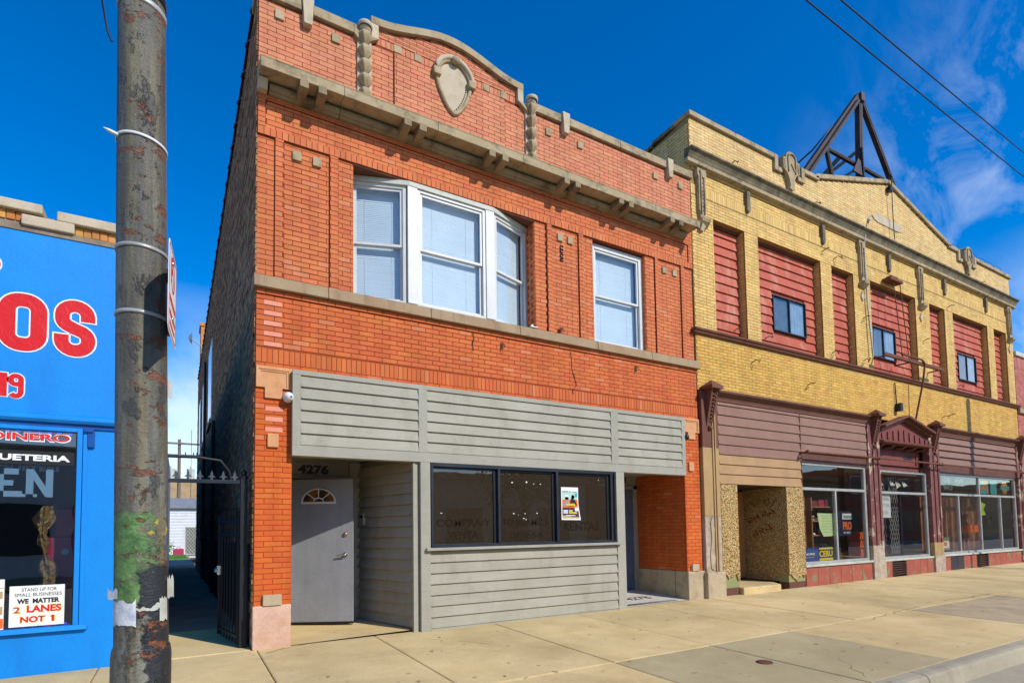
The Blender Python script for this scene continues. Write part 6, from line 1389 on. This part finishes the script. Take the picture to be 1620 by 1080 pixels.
# ------------------------------------------------------------------ what shows at the end of the alley
def build_far():
    B = thing('white_garage', 'white clapboard garage at the far end of the alley', 'garage', (-2, 40, 0))
    q = MB(); q.box(-6, 1.6, 40, 46, -.2, 3.5); part('wall', q, MAT['white_wall'], B)
    for i in range(16): q = MB(); z = .05+i*.215; q.prism_yz([(39.95, z), (40.0, z), (40.0, z+.21), (39.985, z+.21)][::-1], -6, 1.6); part('clapboard', q, MAT['white_wall'], B)
    q = MB(); q.prism_yz([(39.7, 3.5), (43, 4.3), (46.3, 3.5), (46.3, 3.4), (43, 4.15), (39.7, 3.38)][::-1], -6.2, 1.9); part('roof', q, MAT['roof_gray'], B)
    q = MB(); q.box(-.42, .42, 39.9, 39.95, 0, 2.05); d = part('door', q, MAT['white_gray'], B)
    q = MB()
    for i in range(4):
        for j in range(7): x, z = -.40+i*.2, .1+j*.27; q.bar((x, 39.86, z), (x+.2, 39.86, z+.27), .025, .02, up=(0, 1, 0)); q.bar((x+.2, 39.85, z), (x, 39.85, z+.27), .025, .02, up=(0, 1, 0))
    part('security_grille', q, MAT['black_metal'], d)
    T = thing('tan_brick_house', 'tan brick building behind the white garage at the alley end', 'building', (-2, 56, 0))
    q = MB(); q.box(-9, 4, 54, 64, -.2, 6.6); part('wall', q, MAT['tan_wall'], T)
    q = MB(); q.box(-9.2, 4.2, 53.8, 64.2, 6.6, 6.8); part('coping', q, MAT['stone'], T); q = MB(); q.box(-9.1, 4.1, 53.9, 54, 4.3, 4.7); part('roof_band', q, MAT['rust'], T)
    P = thing('utility_pole', 'wooden utility pole with crossarm and transformers behind the alley', 'utility pole', (-.95, 47, 0))
    q = MB(); q.tube([(-.95, 48, 0), (-.95, 48, 9.6)], [.17, .12], 10); part('pole', q, MAT['wood_pole'], P)
    q = MB(); q.box(-2.3, .4, 47.8, 47.92, 9.15, 9.3); part('crossarm', q, MAT['wood_pole'], P); q = MB(); q.box(-2.0, .5, 47.8, 47.9, 8.2, 8.3); part('crossarm', q, MAT['wood_pole'], P)
    for x in (-1.55, -.1): q = MB(); q.tube([(x, 47.6, 6.0), (x, 47.6, 7.05)], .3, 12); q.tube([(x, 47.6, 7.05), (x, 47.6, 7.25)], .06, 8); part('transformer', q, MAT['white_gray'], P)
    for x in (-.5, .1, .35): q = MB(); q.tube([(x, 47.8, 8.3), (x, 47.8, 8.5)], .05, 6); part('insulator', q, MAT['dark_frame'], P)
    q = MB(); q.tube([(-.1, 45, 0), (-.1, 45, 10)], .02, 6); tag(part('antenna_mast', q, MAT['dark_frame']), 'thin mast rising beside the dark alley wall', 'mast')
    G = MB(); rg = random.Random(1)
    for i in range(2500):
        x, y = rg.uniform(-4, -.45), rg.uniform(31.5, 36.5); h = rg.uniform(.05, .14); a = rg.uniform(0, 6.3); G.add([(x, y, .05), (x+.03*math.cos(a), y+.03*math.sin(a), .05), (x+.04*math.cos(a+1), y, .05+h)], [(0, 1, 2)], rnd=rg.random())
    G.box(-4, -.4, 31.3, 36.6, 0, .055); g = part('grass_patch', G, MAT['grass']); tag(g, 'small bright lawn patch at the far end of the alley', 'grass'); g['kind'] = 'stuff'
    b = thing('red_bin', 'small red bag on the ground before the white garage', 'bag', (-.85, 38, 0))
    q = MB(); q.box(-1.2, -.55, 37.8, 38.2, .03, .5); part('body', q, MAT['p_pink'], b, bevel=.06); q = MB(); q.tube([(-1.0, 38, .5), (-.95, 38, .62), (-.8, 38, .62), (-.75, 38, .5)], .02, 6); part('handle', q, MAT['p_pink'], b)
    p = thing('alley_shrub', 'small dark shrub beside the lawn at the alley end', 'shrub', (-1.9, 36, 0))
    q = MB(); r_ = random.Random(3)
    for i in range(500): u = Vector((r_.gauss(0, .22), r_.gauss(0, .2), r_.gauss(.5, .22))); q.add([(-1.75+u.x, 37+u.y, max(.05, u.z)), (-1.75+u.x+.08, 37+u.y, max(.05, u.z+.02)), (-1.75+u.x+.03, 37+u.y+.04, max(.1, u.z+.09))], [(0, 1, 2)], rnd=r_.random())
    part('foliage', q, MAT['leaf'], p); q = MB(); q.tube([(-1.75, 37, 0), (-1.75, 37, .5)], .03, 6); part('stem', q, MAT['bark'], p)
build_far()

# ------------------------------------------------------------------ across the street (seen only in the shop windows)
def build_across():
    specs = ((-24, -11, 4.6, 'white_gray', 'pale grey'), (-10.8, -1, 5.0, 'white_wall', 'white'), (8, 21, 4.6, 'white_gray', 'pale'), (21.3, 34, 6.4, 'pink_mortar', 'dark red'), (34.3, 50, 5.6, 'tan_wall', 'buff'), (50.3, 66, 6.5, 'pink_mortar', 'russet'), (66.3, 90, 5.5, 'tan_wall', 'sand-coloured'), (90.4, 130, 6.5, 'pink_mortar', 'maroon'))
    for i, (a, b, h, m, nm) in enumerate(specs):
        B = thing('opposite_building', nm+' shop building across the street, %s of its row' % ('first', 'second', 'third', 'fourth', 'fifth', 'sixth', 'seventh', 'eighth')[i], 'building', ((a+b)/2, -24, 0), 'buildings across the street')
        q = MB(); q.box(a, b, -30, -20.6, -.3, h); part('wall', q, MAT[m], B); q = MB(); q.box(a-.1, b+.1, -20.7, -20.3, h-.4, h-.1); part('cornice', q, MAT['stone'], B)
        n = int((b-a)/3)
        for k in range(n):
            x = a+.5+k*(b-a-1)/n; w = (b-a-1)/n-.7
            q = MB(); q.box(x, x+w, -20.65, -20.56, .7, 2.7); part('shop_window', q, MAT['dark_frame'], B)
            if h > 6: q = MB(); q.box(x+.3, x+w-.3, -20.65, -20.56, 4.2, 5.9); part('window', q, MAT['white_frame'], B); q = MB(); q.box(x+.4, x+w-.4, -20.58, -20.54, 4.3, 5.8); part('pane', q, MAT['dark_frame'], B)
    for x, lb in ((3.0, 'leafy street tree across the road opposite the grey shopfront'), (14.5, 'leafy street tree across the road opposite the shoe shop')):
        T = thing('street_tree', lb, 'tree', (x, -17.5, 0), 'trees across the street')
        q = MB(); q.tube([(x, -17.5, -.1), (x+.05, -17.5, 2.2), (x, -17.4, 4)], [.16, .13, .08], 8)
        r_ = random.Random(int(x)); 
        for k in range(7): a = k*.9; q.tube([(x, -17.5, 2.2+.2*k), (x+math.cos(a)*.9, -17.5+math.sin(a)*.9, 3.4+.25*k), (x+math.cos(a)*1.6, -17.5+math.sin(a)*1.6, 4.2+.2*k)], [.07, .04, .015], 5)
        part('trunk', q, MAT['bark'], T)
        q = MB()
        cl = [(x+r_.gauss(0, 1.0), -17.5+r_.gauss(0, 1.0), 4.3+r_.gauss(0, .9), r_.uniform(.4, .8)) for _ in range(26)]
        for k in range(5200):
            c = r_.choice(cl); p = Vector((c[0]+r_.gauss(0, c[3]*.5), c[1]+r_.gauss(0, c[3]*.5), c[2]+r_.gauss(0, c[3]*.45))); u = Vector((r_.gauss(0, 1), r_.gauss(0, 1), r_.gauss(0, 1))).normalized()*.09; v = Vector((r_.gauss(0, 1), r_.gauss(0, 1), r_.gauss(0, 1))).normalized()*.05
            q.add([p-u, p+v, p+u, p-v], [(0, 1, 2, 3)], rnd=r_.random())
        part('crown', q, MAT['leaf'], T)
build_across()

# street lamp out of frame on the right: its shadow lies on the yellow wall
def build_lamp():
    x, y = 21.9, -5.0
    L = thing('street_lamp', 'grey street lamp at the kerb beyond the right edge', 'street lamp', (x, y, 0))
    q = MB(); q.tube([(x, y, -.1), (x, y, 8.0)], [.10, .07], 12); part('pole', q, MAT['dark_frame'], L)
    q = MB(); q.tube([(x, y, 7.6), (x, y, 9.1)], [.12, .12], 12); part('head', q, MAT['dark_frame'], L)
    q = MB(); q.tube([(x-.02, y, 7.8), (x-.55, y+.2, 5.0), (x-.6, y+.2, .0)], .045, 8); part('side_post', q, MAT['dark_frame'], L)
build_lamp()
